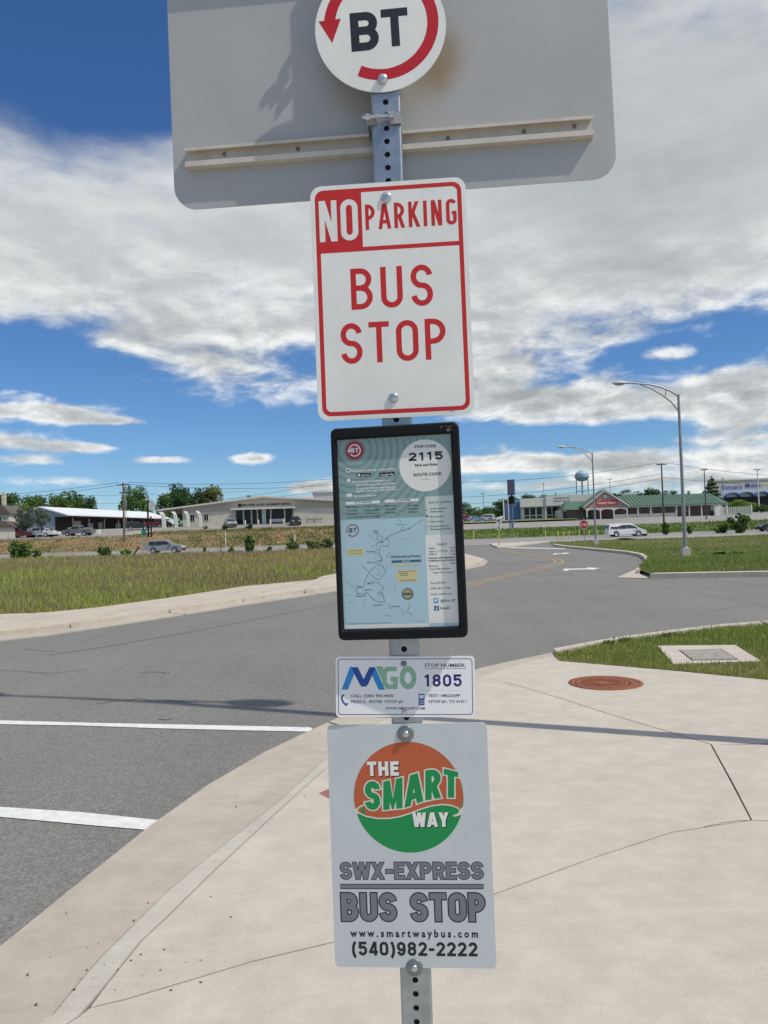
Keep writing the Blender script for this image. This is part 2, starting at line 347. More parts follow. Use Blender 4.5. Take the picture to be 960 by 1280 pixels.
# ------------------------------------------------------------------ stroke lettering
def arc(cx, cy, rx, ry, a0, a1, n=12):
    return [(cx+rx*math.cos(R(a0+(a1-a0)*i/n)), cy+ry*math.sin(R(a0+(a1-a0)*i/n))) for i in range(n+1)]
def glyph(ch, W, t):
    a = t/2; xr = W-a; T = 1-a; rx = (W-2*a)/2; c = W/2; m = .5
    r = min(rx, .5-a)
    e = .08
    if ch in 'O0': return [(arc(c, T-r, rx, r, 0, 180)+arc(c, a+r, rx, r, 180, 360), True)]
    if ch == 'U': return [([(a, 1)]+arc(c, a+r, rx, r, 180, 360)+[(xr, 1)], False)]
    if ch == 'C': return [(arc(c, T-r, rx, r, 15, 180)+arc(c, a+r, rx, r, 180, 345), False)]
    if ch == 'G': return [(arc(c, T-r, rx, r, 15, 180)+arc(c, a+r, rx, r, 180, 360)+[(xr, .46)], False), ([(W, .46), (c+.02, .46)], False)]
    if ch == 'S':
        cy1 = (m+T)/2; ry = (T-m)/2; cy2 = (m+a)/2
        return [(arc(c, cy1, rx, ry, 8, 270, 18)+arc(c, cy2, rx, ry, 90, -172, 18)[1:], False)]
    if ch == '8':
        cy1 = (.53+T)/2; r1 = (T-.53)/2; cy2 = (.53+a)/2; r2 = (.53-a)/2
        return [(arc(c, cy1, rx*.94, r1, 0, 345, 22), True), (arc(c, cy2, rx, r2, 0, 345, 22), True)]
    if ch == '9':
        cy1 = (.42+T)/2; r1 = (T-.42)/2
        return [(arc(c, cy1, rx, r1, 0, 345, 22), True), ([(xr, cy1)]+[(xr, .42)]+arc(c, a+.30, rx, .30, 0, -160, 14), False)]
    if ch == '2':
        cy1 = (.46+T)/2; r1 = (T-.46)/2
        return [(arc(c, cy1, rx, r1, 172, -35, 16)+[(a*1.3, a*1.2)], False), ([(0, a), (W, a)], False)]
    if ch == '5':
        return [([(W*.93, T), (a*1.2, T)], False), ([(a*1.25, 1), (a*1.1, .50)], False), (arc(c*.96, (a+.62)/2, rx*1.04, (.62-a)/2, 150, -165, 18), False)]
    if ch == '4': return [([(W*.72, -.1), (W*.72, 1)], False), ([(0, .26), (W, .26)], False), ([(W*.70, 1.05), (a*.9, .26)], False)]
    if ch == '1': return [([(W*.62, 0), (W*.62, 1)], False), ([(W*.66, 1-a*.8), (W*.12, .76)], False)]
    if ch == 'I': return [([(W/2, 0), (W/2, 1)], False)]
    if ch == 'T': return [([(0, T), (W, T)], False), ([(c, 0), (c, 1)], False)]
    if ch == 'H': return [([(a, 0), (a, 1)], False), ([(xr, 0), (xr, 1)], False), ([(a, m), (xr, m)], False)]
    if ch == 'E': return [([(a, 0), (a, 1)], False), ([(0, T), (W, T)], False), ([(0, a), (W, a)], False), ([(0, .52), (W*.92, .52)], False)]
    if ch == 'L': return [([(a, 0), (a, 1)], False), ([(0, a), (W, a)], False)]
    if ch == 'N': return [([(a, 0), (a, 1)], False), ([(xr, 0), (xr, 1)], False), ([(a*.9, 1+e), (W-a*.9, -e)], False)]
    if ch == 'M': return [([(a, 0), (a, 1)], False), ([(xr, 0), (xr, 1)], False), ([(a*1.1-.02, 1.06), (c, .12), (W-a*1.1+.02, 1.06)], False)]
    if ch == 'A': return [([(a*.8-.03, -.06), (c-a*.12, 1+.04)], False), ([(W-a*.8+.03, -.06), (c+a*.12, 1+.04)], False), ([(W*.22, .28), (W*.78, .28)], False)]
    if ch == 'V': return [([(a*.8-.03, 1.06), (c-a*.1, -.04)], False), ([(W-a*.8+.03, 1.06), (c+a*.1, -.04)], False)]
    if ch == 'W': return [([(a*.8-.02, 1.06), (W*.27, -.05)], False), ([(W*.27, -.05), (c, 1.04)], False), ([(c, 1.04), (W*.73, -.05)], False), ([(W*.73, -.05), (W-a*.8+.02, 1.06)], False)]
    if ch == 'X': return [([(a-.03, -.06), (W-a+.03, 1.06)], False), ([(a-.03, 1.06), (W-a+.03, -.06)], False)]
    if ch == 'Y': return [([(c, -.0), (c, .45)], False), ([(a-.04, 1.06), (c, .42)], False), ([(W-a+.04, 1.06), (c, .42)], False)]
    if ch == 'K': return [([(a, 0), (a, 1)], False), ([(a, .34), (W-a*.8, 1.06)], False), ([(W*.40, .56), (W-a*.6+.02, -.06)], False)]
    if ch in 'PRB':
        mm = .45 if ch != 'B' else .52
        ryy = (T-mm)/2; rr = min(ryy, W-2*a)
        out = [([(a, 0), (a, 1)], False), ([(a, T)]+arc(xr-rr, (T+mm)/2, rr, ryy, 90, -90)+[(a, mm)], False)]
        if ch == 'R': out.append(([(W*.52, mm), (W-a*.8+.02, -.08)], False))
        if ch == 'B':
            ry2 = (mm-a)/2; r2 = min(ry2, W-2*a); out[1] = ([(a, T)]+arc(xr-.02-rr, (T+mm)/2, rr, ryy, 90, -90)+[(a, mm)], False)
            out.append(([(a, mm)]+arc(xr-r2, (a+mm)/2, r2, ry2, 90, -90)+[(a, a)], False))
        return out
    if ch == '-': return [([(0, .46), (W, .46)], False)]
    if ch == '(': return [(arc(W+.05, .42, W*.85, .62, 115, 245, 12), False)]
    if ch == ')': return [(arc(-.05, .42, W*.85, .62, 65, -65, 12), False)]
    if ch == ':': return [([(c-a, .18), (c+a, .18)], False), ([(c-a, .62), (c+a, .62)], False)]
    return []
GW = dict(I=.0, M=1.25, W=1.45, N=1.05, A=1.08, O=1.02, G=1.02, E=.86, L=.82, T=.95, P=.95, F=.85, R=1.0, S=1.0, V=1.05, X=1.08, Y=1.05, K=1.05)
GW.update({'-': .62, '(': .55, ')': .55, '1': .75, ' ': .55, ':': .3})
PB = .0062
def K(off):
    return off*.3 if off > 0 else -PB+(off+PB)*.3
def strip(pts, closed, t):
    """quads of a constant width band with mitred joints"""
    P = [Vector((p[0], p[1])) for p in pts]
    if closed and (P[0]-P[-1]).length < 1e-6: P.pop()
    Q = [P[0]]
    for p in P[1:]:
        if (p-Q[-1]).length > 1e-5: Q.append(p)
    P = Q; n = len(P); Lp = []; Rp = []
    for i in range(n):
        if closed: a, b = P[(i-1) % n], P[(i+1) % n]
        else: a, b = P[max(i-1, 0)], P[min(i+1, n-1)]
        d1 = (P[i]-a); d2 = (b-P[i])
        if d1.length < 1e-9: d1 = d2
        if d2.length < 1e-9: d2 = d1
        d1 = d1.normalized(); d2 = d2.normalized(); d = (d1+d2)
        d = d.normalized() if d.length > 1e-6 else d1
        nn = Vector((-d.y, d.x)); k = 1/max(.45, nn.dot(Vector((-d1.y, d1.x))))
        Lp.append(P[i]+nn*t/2*k); Rp.append(P[i]-nn*t/2*k)
    out = []
    for i in range(n if closed else n-1):
        j = (i+1) % n; out.append([Rp[i], Rp[j], Lp[j], Lp[i]])
    return out
def clip(poly, lo, hi):
    for sgn, lim in ((1, lo), (-1, -hi)):
        res = []
        for i in range(len(poly)):
            a, b = poly[i], poly[(i+1) % len(poly)]; da, db = sgn*a.y-lim, sgn*b.y-lim
            if da >= 0: res.append(a)
            if (da > 0) != (db > 0) and da != db: res.append(a.lerp(b, da/(da-db)))
        poly = res
        if len(poly) < 3: return []
    return poly
def letters(mb, s, x0, x1, y0, y1, t, asp=.62, gap=.16, off=0.0, grow=0.0, warp=None, mi=0, pad=0.0):
    """s drawn between x0..x1, y0..y1 in sign coordinates; t is stroke / cap height"""
    H = y1-y0
    ws = [t if ch in 'I' else (GW.get(ch, 1.0)*asp) for ch in s]
    tot = sum(ws)+gap*(len(s)-1); k = (x1-x0)/(tot*H)
    x = x0; lay = 0
    for ch, w in zip(s, ws):
        Wg = w*k if ch != 'I' else t
        for pts, cl in glyph(ch, Wg if ch != 'I' else t, t):
            lay += 1
            polys = strip(pts, cl, t+grow)
            g2 = grow/2 if ch not in '()' else .3
            for q in polys:
                if ch not in '()': q = clip(q, -grow/2, 1+grow/2)
                if len(q) < 3: continue
                v = []
                for p in q:
                    X_, Y_ = x+p.x*H, y0+p.y*H
                    if warp: X_, Y_ = warp((X_-x0)/(x1-x0), (Y_-y0)/H)
                    v.append((X_, -K(off)-lay*.000003, Y_))
                mb.add(v, [tuple(range(len(v)))], mi)
            if grow and not cl:      # square ends so that the outline closes round the stroke
                for a_, b_ in ((pts[0], pts[1]), (pts[-1], pts[-2])):
                    A, B = Vector(a_), Vector(b_); d = (A-B).normalized()
                    if grow > 0 and d.length > .5:
                        q = strip([tuple(A), tuple(A+d*grow/2)], False, t+grow)[0]
                        q = clip(q, -grow/2, 1+grow/2)
                        if len(q) < 3: continue
                        v = []
                        for p in q:
                            X_, Y_ = x+p.x*H, y0+p.y*H
                            if warp: X_, Y_ = warp((X_-x0)/(x1-x0), (Y_-y0)/H)
                            v.append((X_, -K(off)-lay*.000003, Y_))
                        mb.add(v, [tuple(range(len(v)))], mi)
        x += (Wg+gap*(k if k < 2 else 1))*H
    return mb
def ftext(mb, s, x0, x1, yb, cap, off=0.0, bold=0.0, mi=0, warp=None):
    """built-in font, x0..x1 wide (x1 None: natural), cap = capital height"""
    cu_ = bpy.data.curves.new('lettering', 'FONT'); cu_.body = s; cu_.size = 1.0; cu_.offset = bold; cu_.resolution_u = 2
    o = bpy.data.objects.new('lettering', cu_); me = o.to_mesh()
    if not len(me.vertices): return
    co = np.zeros(len(me.vertices)*3); me.vertices.foreach_get('co', co); co = co.reshape(-1, 3)
    lo, hi = co[:, 0].min(), co[:, 0].max(); sc = cap/.70
    kx = (x1-x0)/(hi-lo) if x1 is not None else sc
    vs = [((c[0]-lo)*kx+x0, -K(off), c[1]*sc+yb) for c in co]
    mb.add(vs, [tuple(p.vertices) for p in me.polygons], mi)
    o.to_mesh_clear(); bpy.data.objects.remove(o); bpy.data.curves.remove(cu_)

def rrect(x0, x1, z0, z1, r, n=8):
    return arc(x1-r, z1-r, r, r, 0, 90, n)+arc(x0+r, z1-r, r, r, 90, 180, n)+arc(x0+r, z0+r, r, r, 180, 270, n)+arc(x1-r, z0+r, r, r, 270, 360, n)
def flat(mb, poly, off, mi=0):
    a = sum(poly[i][0]*poly[(i+1)%len(poly)][1]-poly[(i+1)%len(poly)][0]*poly[i][1] for i in range(len(poly)))
    if a < 0: poly = poly[::-1]
    mb.add([(p[0], -K(off), p[1]) for p in poly], [tuple(range(len(poly)))], mi)
def band(mb, pts, t, off, closed=False, mi=0):
    for q in strip(pts, closed, t): mb.add([(p.x, -K(off), p.y) for p in q], [tuple(range(len(q)))], mi)
def ringf(mb, outer, inner, off, mi=0):
    n = len(outer); mb.add([(p[0], -K(off), p[1]) for p in outer+inner], [(i, (i+1) % n, (i+1) % n+n, i+n) for i in range(n)], mi)

# ------------------------------------------------------------------ the post and its signs
PX, PY = 0.0291, 1.445
PYAW = R(5.0)
class Sign:
    """a plane on the post: local x right, local z up, local -y toward the viewer"""
    def __init__(s, name, yaw, roll, lx, z, off, label, cat, group=None):
        yaw, roll = R(yaw), R(roll)
        ex = Vector((math.cos(yaw)*math.cos(roll), -math.sin(yaw)*math.cos(roll), math.sin(roll)))
        n = Vector((-math.sin(yaw), -math.cos(yaw), 0)); ez = n.cross(ex)*-1
        if ez.z < 0: ez = -ez
        s.C = Vector((PX, PY, z))+n*off+ex*lx; s.ex, s.ez, s.n = ex, ez, n
        s.o = bpy.data.objects.new(name, None); s.o.empty_display_size = .1; C.objects.link(s.o)
        s.o.matrix_world = Matrix(((ex.x, -n.x, ez.x, s.C.x), (ex.y, -n.y, ez.y, s.C.y), (ex.z, -n.z, ez.z, s.C.z), (0, 0, 0, 1)))
        tag(s.o, label, cat, group)
    def at(s, px, py):           # where on the plate a point of the photograph lies
        d = Vector(ray(px, py)); o = Vector(CAMP); t = (s.C-o).dot(s.n)/d.dot(s.n); P = o+d*t-s.C
        return (P.dot(s.ex), P.dot(s.ez))
    def part(s, name, mb, m, label=None):
        o = mb.build(name, m, s.o)
        if label: o['label'] = label
        return o
    def plate(s, poly, m, th=.0022, bend=None):
        mb = MB(); mb.prism_y(poly, 0, th); return s.part('plate', mb, m)
def bolt_head(r, h, dome=True):
    mb = MB(); Rm = Matrix.Rotation(R(90), 4, 'X')
    if dome: prof = [(r, 0)]+[(r*math.cos(a), h*.25+h*.75*math.sin(a)) for a in [i*math.pi/2/7 for i in range(8)]]
    else: prof = [(r, 0), (r, .0015), (r*.62, .002), (r*.60, h*.5), (r*.5, h*.8), (r*.02, h)]
    mb.lathe(prof, 24, 0, Rm); return mb
def add_bolt(S, px, py, r, h=.006, m=None, washer=None, mw=None):
    x, z = S.at(px, py)
    b = S.part('bolt', bolt_head(r, h), m or BOLT); b.location = (x, -.0006, z)
    if washer:
        mb = MB(); mb.lathe([(washer, 0), (washer, .0016), (washer*.93, .0022), (0.0005, .0024)], 32, 0, Matrix.Rotation(R(90), 4, 'X'))
        w = S.part('washer', mb, mw or BOLTD); w.location = (x, -.0003, z); b.location = (x, -.0026, z)
def slot(b): pass

# the perforated square tube
def make_post():
    root = empty('sign_post', (PX, PY, 0), -PYAW, 'perforated square galvanised steel post carrying the bus stop signs', 'post')
    hw, dp = .0282, .046; r = .004; top = 2.90; pitch = .0254
    mb = MB(); n = int(top/pitch)
    # front face at y=0, depth goes to +y
    def face(org, ux, wdt, nrm):
        org, ux, nrm = Vector(org), Vector(ux), Vector(nrm)
        cx = wdt/2; rad = .0056
        for k in range(n):
            z0, z1 = k*pitch, (k+1)*pitch; zc = (z0+z1)/2
            outer = []
            for (fx, fz) in [(wdt, zc), (wdt, z1), (cx, z1), (0, z1), (0, zc), (0, z0), (cx, z0), (wdt, z0)]: outer.append((fx, fz))
            hole = [(cx+rad*math.cos(2*math.pi*j/16), zc+rad*math.sin(2*math.pi*j/16)) for j in range(16)]
            vv = [org+ux*p[0]+Vector((0, 0, p[1])) for p in outer]+[org+ux*p[0]+Vector((0, 0, p[1])) for p in hole]+[org-nrm*.003+ux*p[0]+Vector((0, 0, p[1])) for p in hole]
            ff = []
            for j in range(8):
                a, b = j, (j+1) % 8; h0, h1, h2 = 8+2*j, 8+(2*j+1) % 16, 8+(2*j+2) % 16
                ff += [(a, h1, h0), (a, b, h1), (b, h2, h1)]
            for j in range(16): ff.append((8+j, 8+(j+1) % 16, 24+(j+1) % 16, 24+j))
            mb.add(vv, ff)
    face((-hw+r, 0, 0), (1, 0, 0), 2*(hw-r), (0, -1, 0))
    face((hw, r, 0), (0, 1, 0), dp-2*r, (1, 0, 0))
    face((-hw, dp-r, 0), (0, -1, 0), dp-2*r, (-1, 0, 0))
    face((hw-r, dp, 0), (-1, 0, 0), 2*(hw-r), (0, 1, 0))
    for cx, cy, a0 in ((hw-r, r, -90), (hw-r, dp-r, 0), (-hw+r, dp-r, 90), (-hw+r, r, 180)):
        q = arc(cx, cy, r, r, a0, a0+90, 4); H = n*pitch
        mb.add([(p[0], p[1], 0) for p in q]+[(p[0], p[1], H) for p in q], [(i, i+1, i+6, i+5) for i in range(4)], 0, True)
    mb.build('tube', GALV, root)
    c = MB(); c.box(-hw+.0045, hw-.0045, .0045, dp-.0045, 0, top-.01); c.build('dark_core', HOLE, root)  # near-black core added inside the tube so the holes look dark
    return root
make_post()

# NO PARKING / BUS STOP
S = Sign('parking_sign', 3.81, .29, -.0012, 2.0442, .004, 'white and red rectangular NO PARKING BUS STOP sign bolted above the map case', 'sign')
hw_, hh_ = .148, .2252
S.plate(rrect(-hw_, hw_, -hh_, hh_, .021), SWHITE)
b = MB(); ringf(b, rrect(-hw_+.0085, hw_-.0085, -hh_+.0085, hh_-.0085, .0165), rrect(-hw_+.0165, hw_-.0165, -hh_+.0165, hh_-.0165, .0105), .0004)
zt = hh_-.0165; zb = S.at(500, 308)[1]; xd = S.at(452.3, 270)[0]
flat(b, [(-hw_+.016, zb-.0045), (hw_-.016, zb-.0045), (hw_-.016, zb+.0035), (-hw_+.016, zb+.0035)], .0004)
rc = .0105
flat(b, [(xd, zb+.0035), (xd, zt+.0004)]+arc(-hw_+.0165+rc, zt-rc, rc, rc, 90, 180, 6)+[(-hw_+.0162, zb+.0035)], .00044)
S.part('border', b, SRED)
b = MB()
def box_of(S, l, r_, top, bot, py):      # x extent and z extent from photograph points at the label's own height
    cx = (l+r_)/2
    x0 = S.at(l, py)[0]; x1 = S.at(r_, py)[0]; z1 = S.at(cx, top)[1]; z0 = S.at(cx, bot)[1]
    return x0, x1, z0, z1
x0, x1, z0, z1 = box_of(S, 399, 447.5, 250, 301.5, 275)
w = MB(); letters(w, 'NO', x0, x1, z0, z1, .135, .46, .10, .0009); S.part('lettering', w, SWHITE, 'white letters NO on the red corner')
x0, x1, z0, z1 = box_of(S, 456.5, 570, 252, 284, 268)
letters(b, 'PARKING', x0, x1, z0, z1, .135, .48, .20, .0006)
x0, x1, z0, z1 = box_of(S, 438.5, 541, 333, 384.5, 358)
letters(b, 'BUS', x0, x1, z0, z1, .132, .52, .20, .0006)
x0, x1, z0, z1 = box_of(S, 426, 557.5, 401, 452, 427)
letters(b, 'STOP', x0, x1, z0, z1, .132, .52, .165, .0006)
S.part('lettering', b, SRED, 'red letters PARKING BUS STOP')
b = MB(); x0, x1, z0, z1 = box_of(S, 562, 568, 513.3, 514.6, 514); ftext(b, 'RAF', x0, x1, z0, .0018, .0006); S.part('maker_mark', b, SBLACK)
add_bolt(S, 482.8, 246.8, .0098, .0048); add_bolt(S, 492, 497, .0092, .0048)

# BT disc
S = Sign('route_disc', 3.0, 1.6, -.022, 2.545, .004, 'round white BT disc with a red arrow ring at the top of the post', 'sign')
x, z = S.at(475.3, 34.5)
S.o.matrix_world = S.o.matrix_world @ Matrix.Translation((x, 0, z)); S.C = S.C+S.ex*x+S.ez*z
rd = (S.at(557.6, 34)[0]-S.at(393.3, 34)[0])/2
S.plate(arc(0, 0, rd, rd, 0, 360, 64)[:-1], SWHITE)
b = MB(); ro, ri = rd*.875, rd*.705; mr = (ro+ri)/2
cxo, czo = rd*.015, rd*.06
band(b, arc(cxo, czo, mr, mr, -118, 172, 60), ro-ri, .0005)
a_ = R(172); hx, hz = cxo+mr*math.cos(a_), czo+mr*math.sin(a_)
band_end = [(hx-rd*.17, hz+.002), (hx+rd*.175, hz+.0035), (hx+rd*.02, hz-rd*.34)]
flat(b, band_end, .0006)
S.part('arrow_ring', b, SRED2)
b = MB()
x0, x1, z0, z1 = box_of(S, 438, 473, 15, 63.5, 38); letters(b, 'B', x0, x1, z0, z1, .215, .7, .2, .0006)
x0, x1, z0, z1 = box_of(S, 476, 509.5, 10.5, 58, 20); letters(b, 'T', x0, x1, z0, z1, .215, .7, .2, .0006)
S.part('lettering', b, SBLACK)
add_bolt(S, 478.3, 99.5, .0098, .008)

# the large panel seen from behind
S = Sign('traffic_sign', 3.80, .72, .0016, 2.43, -.0600, 'large plain aluminium sign panel seen from its back behind the post', 'sign')
pw = .4396; zbot = S.at(490, 243)[1]; ztop = zbot+.61
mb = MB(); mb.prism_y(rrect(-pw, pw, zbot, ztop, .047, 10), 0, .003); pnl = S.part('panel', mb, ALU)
sx_, sz_ = S.at(548, 80)  # brownish reflection beside the disc, painted as a blob into the panel colour
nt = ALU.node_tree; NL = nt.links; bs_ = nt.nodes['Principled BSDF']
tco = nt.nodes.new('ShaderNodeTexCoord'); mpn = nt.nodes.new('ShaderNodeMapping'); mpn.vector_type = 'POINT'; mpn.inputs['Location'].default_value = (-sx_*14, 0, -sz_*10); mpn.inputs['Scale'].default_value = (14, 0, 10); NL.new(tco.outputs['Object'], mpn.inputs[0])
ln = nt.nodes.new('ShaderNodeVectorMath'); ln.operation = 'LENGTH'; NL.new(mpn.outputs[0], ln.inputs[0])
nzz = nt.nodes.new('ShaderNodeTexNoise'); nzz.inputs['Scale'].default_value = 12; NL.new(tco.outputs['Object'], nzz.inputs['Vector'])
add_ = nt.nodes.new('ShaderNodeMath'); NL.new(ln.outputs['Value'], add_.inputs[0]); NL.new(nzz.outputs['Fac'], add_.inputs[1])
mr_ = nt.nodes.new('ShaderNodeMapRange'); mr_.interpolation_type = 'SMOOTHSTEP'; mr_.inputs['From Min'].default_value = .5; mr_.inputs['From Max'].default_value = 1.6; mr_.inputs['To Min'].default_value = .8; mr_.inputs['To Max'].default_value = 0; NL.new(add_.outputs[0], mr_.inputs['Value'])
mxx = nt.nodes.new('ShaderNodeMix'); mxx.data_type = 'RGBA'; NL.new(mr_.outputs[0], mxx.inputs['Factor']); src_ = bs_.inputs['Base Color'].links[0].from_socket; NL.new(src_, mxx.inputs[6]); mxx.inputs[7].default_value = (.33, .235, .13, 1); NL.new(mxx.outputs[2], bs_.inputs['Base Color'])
def rail(zc, x0, x1, parent):
    m_ = MB(); h = .038; d = .0145
    z0, z1 = zc-h/2, zc+h/2
    m_.box(x0, x1, -.0022, -.0002, z0, z1)                 # web against the panel
    m_.box(x0, x1, -d, -.0022, z1-.0025, z1)               # upper flange
    m_.box(x0, x1, -d, -.0022, z0, z0+.0025)               # lower flange
    m_.box(x0, x1, -d-.002, -d, z1-.006, z1); m_.box(x0, x1, -d-.002, -d, z0, z0+.0105)
    return m_.build('rail', RAIL, parent)
xl = S.at(234, 200)[0]; xr_ = S.at(740, 163)[0]; xg0 = S.at(459, 185)[0]; xg1 = S.at(504, 180)[0]
zr = S.at(350, 192.5)[1]-S.ex.z*0
for zz in (zr, zr+.395): rl = rail(zz, xl, xr_, S.o)
Rm = Matrix.Rotation(R(90), 4, 'X')
for px_, py_ in ((281, 194), (373, 187), (560, 174), (655, 165.5), (718, 159)):
    x, z = S.at(px_, py_); mb = MB(); mb.lathe([(.0035, 0), (.0035, .004), (.001, .0065)], 10, 0, Rm); o = S.part('rivet', mb, BOLTD); o.location = (x, -.0022, z)
# clamp round the post
S = Sign('post_clamp', 5.0, .5, 0, 2.395, 0.0, 'shiny steel strap clamp bolted round the post below the BT disc', 'clamp')
x, z = S.at(480, 150); S.o.matrix_world = S.o.matrix_world @ Matrix.Translation((x, 0, z)); S.C = S.C+S.ex*x+S.ez*z
def make_clamp():
    m_ = MB(); h = .0115
    m_.box(.0305, .033, -.003, .05, -h, h); m_.box(-.033, -.0305, -.003, .05, -h, h)
    m_.box(-.033, -.014, -.005, -.0028, -h*.8, h*.8); m_.box(.012, .033, -.005, -.0028, -h, h)
    m_.prism_y([(-.0145, -h*.6), (-.0125, -h*.6), (-.0125, h*1.25), (-.0145, h*1.25)], -.018, -.003)
    m_.prism_y([(.0095, -h*.8), (.0118, -h*.8), (.0118, h*1.2), (.0095, h*1.2)], -.022, -.003)
    return m_
S.part('strap', make_clamp(), GALV2)
mb = MB(); mb.tube([(-.040, -.013, .001), (.018, -.013, .001)], .0034, 10); S.part('bolt', mb, BOLT)
mb = MB(); mb.tube([(-.034, -.013, .001), (-.026, -.013, .001)], .0068, 6); S.part('nut', mb, BOLT)
mb = MB(); mb.tube([(.013, -.013, .001), (.019, -.013, .001)], .0066, 6); S.part('nut', mb, BOLT)
up = copy_tree(S.o); up.matrix_world = S.o.matrix_world @ Matrix.Translation((0, 0, .395)); up['label'] = 'steel strap clamp round the post above the BT disc, at the upper rail'

# map case
S = Sign('map_case', 7.16, .47, 0, 1.6042, .034, 'black framed weatherproof case with a bus route map and stop code 2115', 'notice case')
cw, chh = .1190, .1965
fl, fr, ft, fb = S.at(425, 660)[0], S.at(568, 660)[0]+.0005, S.at(490, 546)[1], S.at(500, 785)[1]
mb = MB()
def frame(mb, outer, inner, y0, y1):
    n = len(outer); v = [(p[0], y0, p[1]) for p in outer]+[(p[0], y0, p[1]) for p in inner]+[(p[0], y1, p[1]) for p in outer]+[(p[0], y1, p[1]) for p in inner]
    f = []
    for i in range(n):
        j = (i+1) % n
        f += [(i, i+n, j+n, j), (i, j, j+2*n, i+2*n), (i+n, i+3*n, j+3*n, j+n)]
    mb.add(v, f)
o1 = rrect(-cw, cw, -chh, chh, .011, 6); i1 = rrect(fl, fr, fb, ft, .002, 6)
o0 = rrect(-cw+.003, cw-.003, -chh+.003, chh-.003, .009, 6); i0 = rrect(fl-.004, fr+.004, fb-.004, ft+.004, .003, 6)
frame(mb, o0, i0, -.003, .004)
n_ = len(o0)
v = [(p[0], -.003, p[1]) for p in o0]+[(p[0], 0, p[1]) for p in o1]; mb.add(v, [(i, (i+1) % n_, (i+1) % n_+n_, i+n_) for i in range(n_)], 0, True)
v = [(p[0], -.003, p[1]) for p in i0]+[(p[0], .004, p[1]) for p in i1]; mb.add(v, [(i+n_, (i+1) % n_+n_, (i+1) % n_, i) for i in range(n_)])
v = [(p[0], 0, p[1]) for p in o1]+[(p[0], .028, p[1]) for p in o1]; mb.add(v, [(i, (i+1) % n_, (i+1) % n_+n_, i+n_) for i in range(n_)], 0, True)
mb.add([(p[0], .028, p[1]) for p in o1], [tuple(range(n_))[::-1]])
S.part('frame', mb, BLKPL)
g_ = random.Random(5); b = MB()
for k in range(26):
    x_ = cw-.012-abs(g_.gauss(0, .008)); z_ = chh-.007-abs(g_.gauss(0, .006)); r_ = g_.uniform(.0003, .0013)
    b.add([(x_+r_*math.cos(t)*g_.uniform(.5, 1.5), -.00315, z_+r_*math.sin(t)*g_.uniform(.4, 1)) for t in [i*math.pi/3 for i in range(6)]], [(0, 1, 2, 3, 4, 5)])
tag(S.part('scuff', b, mat('scuffed_plastic', (.30, .30, .29), .7)), kind='stuff')
mb = MB(); mb.box(-.022, .022, .028, .0335, -.15, .15); S.part('mounting_bracket', mb, GALV2)
# poster artwork, laid out from the photograph
B = .0062                                    # poster plane depth
def P3(x, y): return S.at(405+x/5.053, 525+y/5.053)
def P4(x, y): return S.at(405+x/5.053, 660+y/5.053)
mb = MB(); flat(mb, [(fl-.003, fb-.003), (fr+.003, fb-.003), (fr+.003, ft+.003), (fl-.003, ft+.003)], -B); pos = S.part('poster', mb, MAPB)
def ppart(name, m): 
    global pos
    o = m[0].build(name, m[1], pos); return o
zmid = P3(300, 625)[1]
xs = P3(640, 500)[0]; zs = P3(640, 482)[1]; xw = P4(650, 300)[0]
b = MB(); flat(b, [(fl-.003, zmid), (fr+.003, zmid), (fr+.003, ft+.003), (fl-.003, ft+.003)], -B+.0002); b.build('poster_heading', MAPT, pos)
b = MB(); cx, cz = P3(190, 190)
def in_head(p): return fl-.003 < p.x < fr+.003 and zmid < p.y < ft+.003
for k in range(1, 13):
    rr_ = .0125*k+.006
    for i in range(0, 72):
        q = strip(arc(cx, cz, rr_, rr_, i*5, i*5+5, 1), False, .0050)[0]
        if all(in_head(p) for p in q): b.add([(p.x, -K(-B+.0003), p.y) for p in q], [(0, 1, 2, 3)])
b.build('printed_rings', MAPT2, pos)
b = MB(); flat(b, arc(cx, cz, .0175, .0175, 0, 360, 32)[:-1], -B+.0005); b.build('printed_disc', MAPR, pos)
b = MB(); band(b, arc(cx, cz, .0105, .0105, -140, 172, 30), .0024, -B+.0007)
flat(b, [(cx-.0143, cz+.0012), (cx-.0068, cz+.0012), (cx-.0105, cz-.005)], -B+.0007)
letters(b, 'BT', cx-.0068, cx+.0072, cz-.0042, cz+.0045, .24, .7, .16, -B+.0007)
b.build('printed_emblem', MAPW, pos); b = MB()
ccx, ccz = P3(637, 285); rc_ = P3(803, 285)[0]-ccx
flat(b, arc(ccx, ccz, rc_, rc_, 0, 360, 56)[:-1], -B+.0006)
b.build('code_disc', MAPW, pos)
def txt(b, s, pf, xl, xr2, yb, capz, bold=.0, up=.0009):
    a = pf(xl, yb); c_ = pf(xr2, yb); cap = abs(pf(xl, yb-capz)[1]-a[1])
    ftext(b, s, a[0], c_[0], (a[1]+c_[1])/2, cap, -B+up, bold)
b = MB()
txt(b, 'STOP CODE:', P3, 570, 708, 172, 17, .035); txt(b, 'Park and Ride', P3, 572, 714, 288, 15, .035); txt(b, 'ROUTE CODE:', P3, 565, 743, 350, 18, .03); txt(b, '1,2,3', P3, 622, 662, 377, 9)
xa, za = P3(533, 258); xb, zb_ = P3(748, 194); letters(b, '2115', xa, xb, za, zb_, .235, .62, .16, -B+.0009)
txt(b, 'AT A GLANCE', P3, 188, 298, 524, 11, .02); txt(b, 'THE EXPLORER', P3, 438, 545, 511, 11, .02)
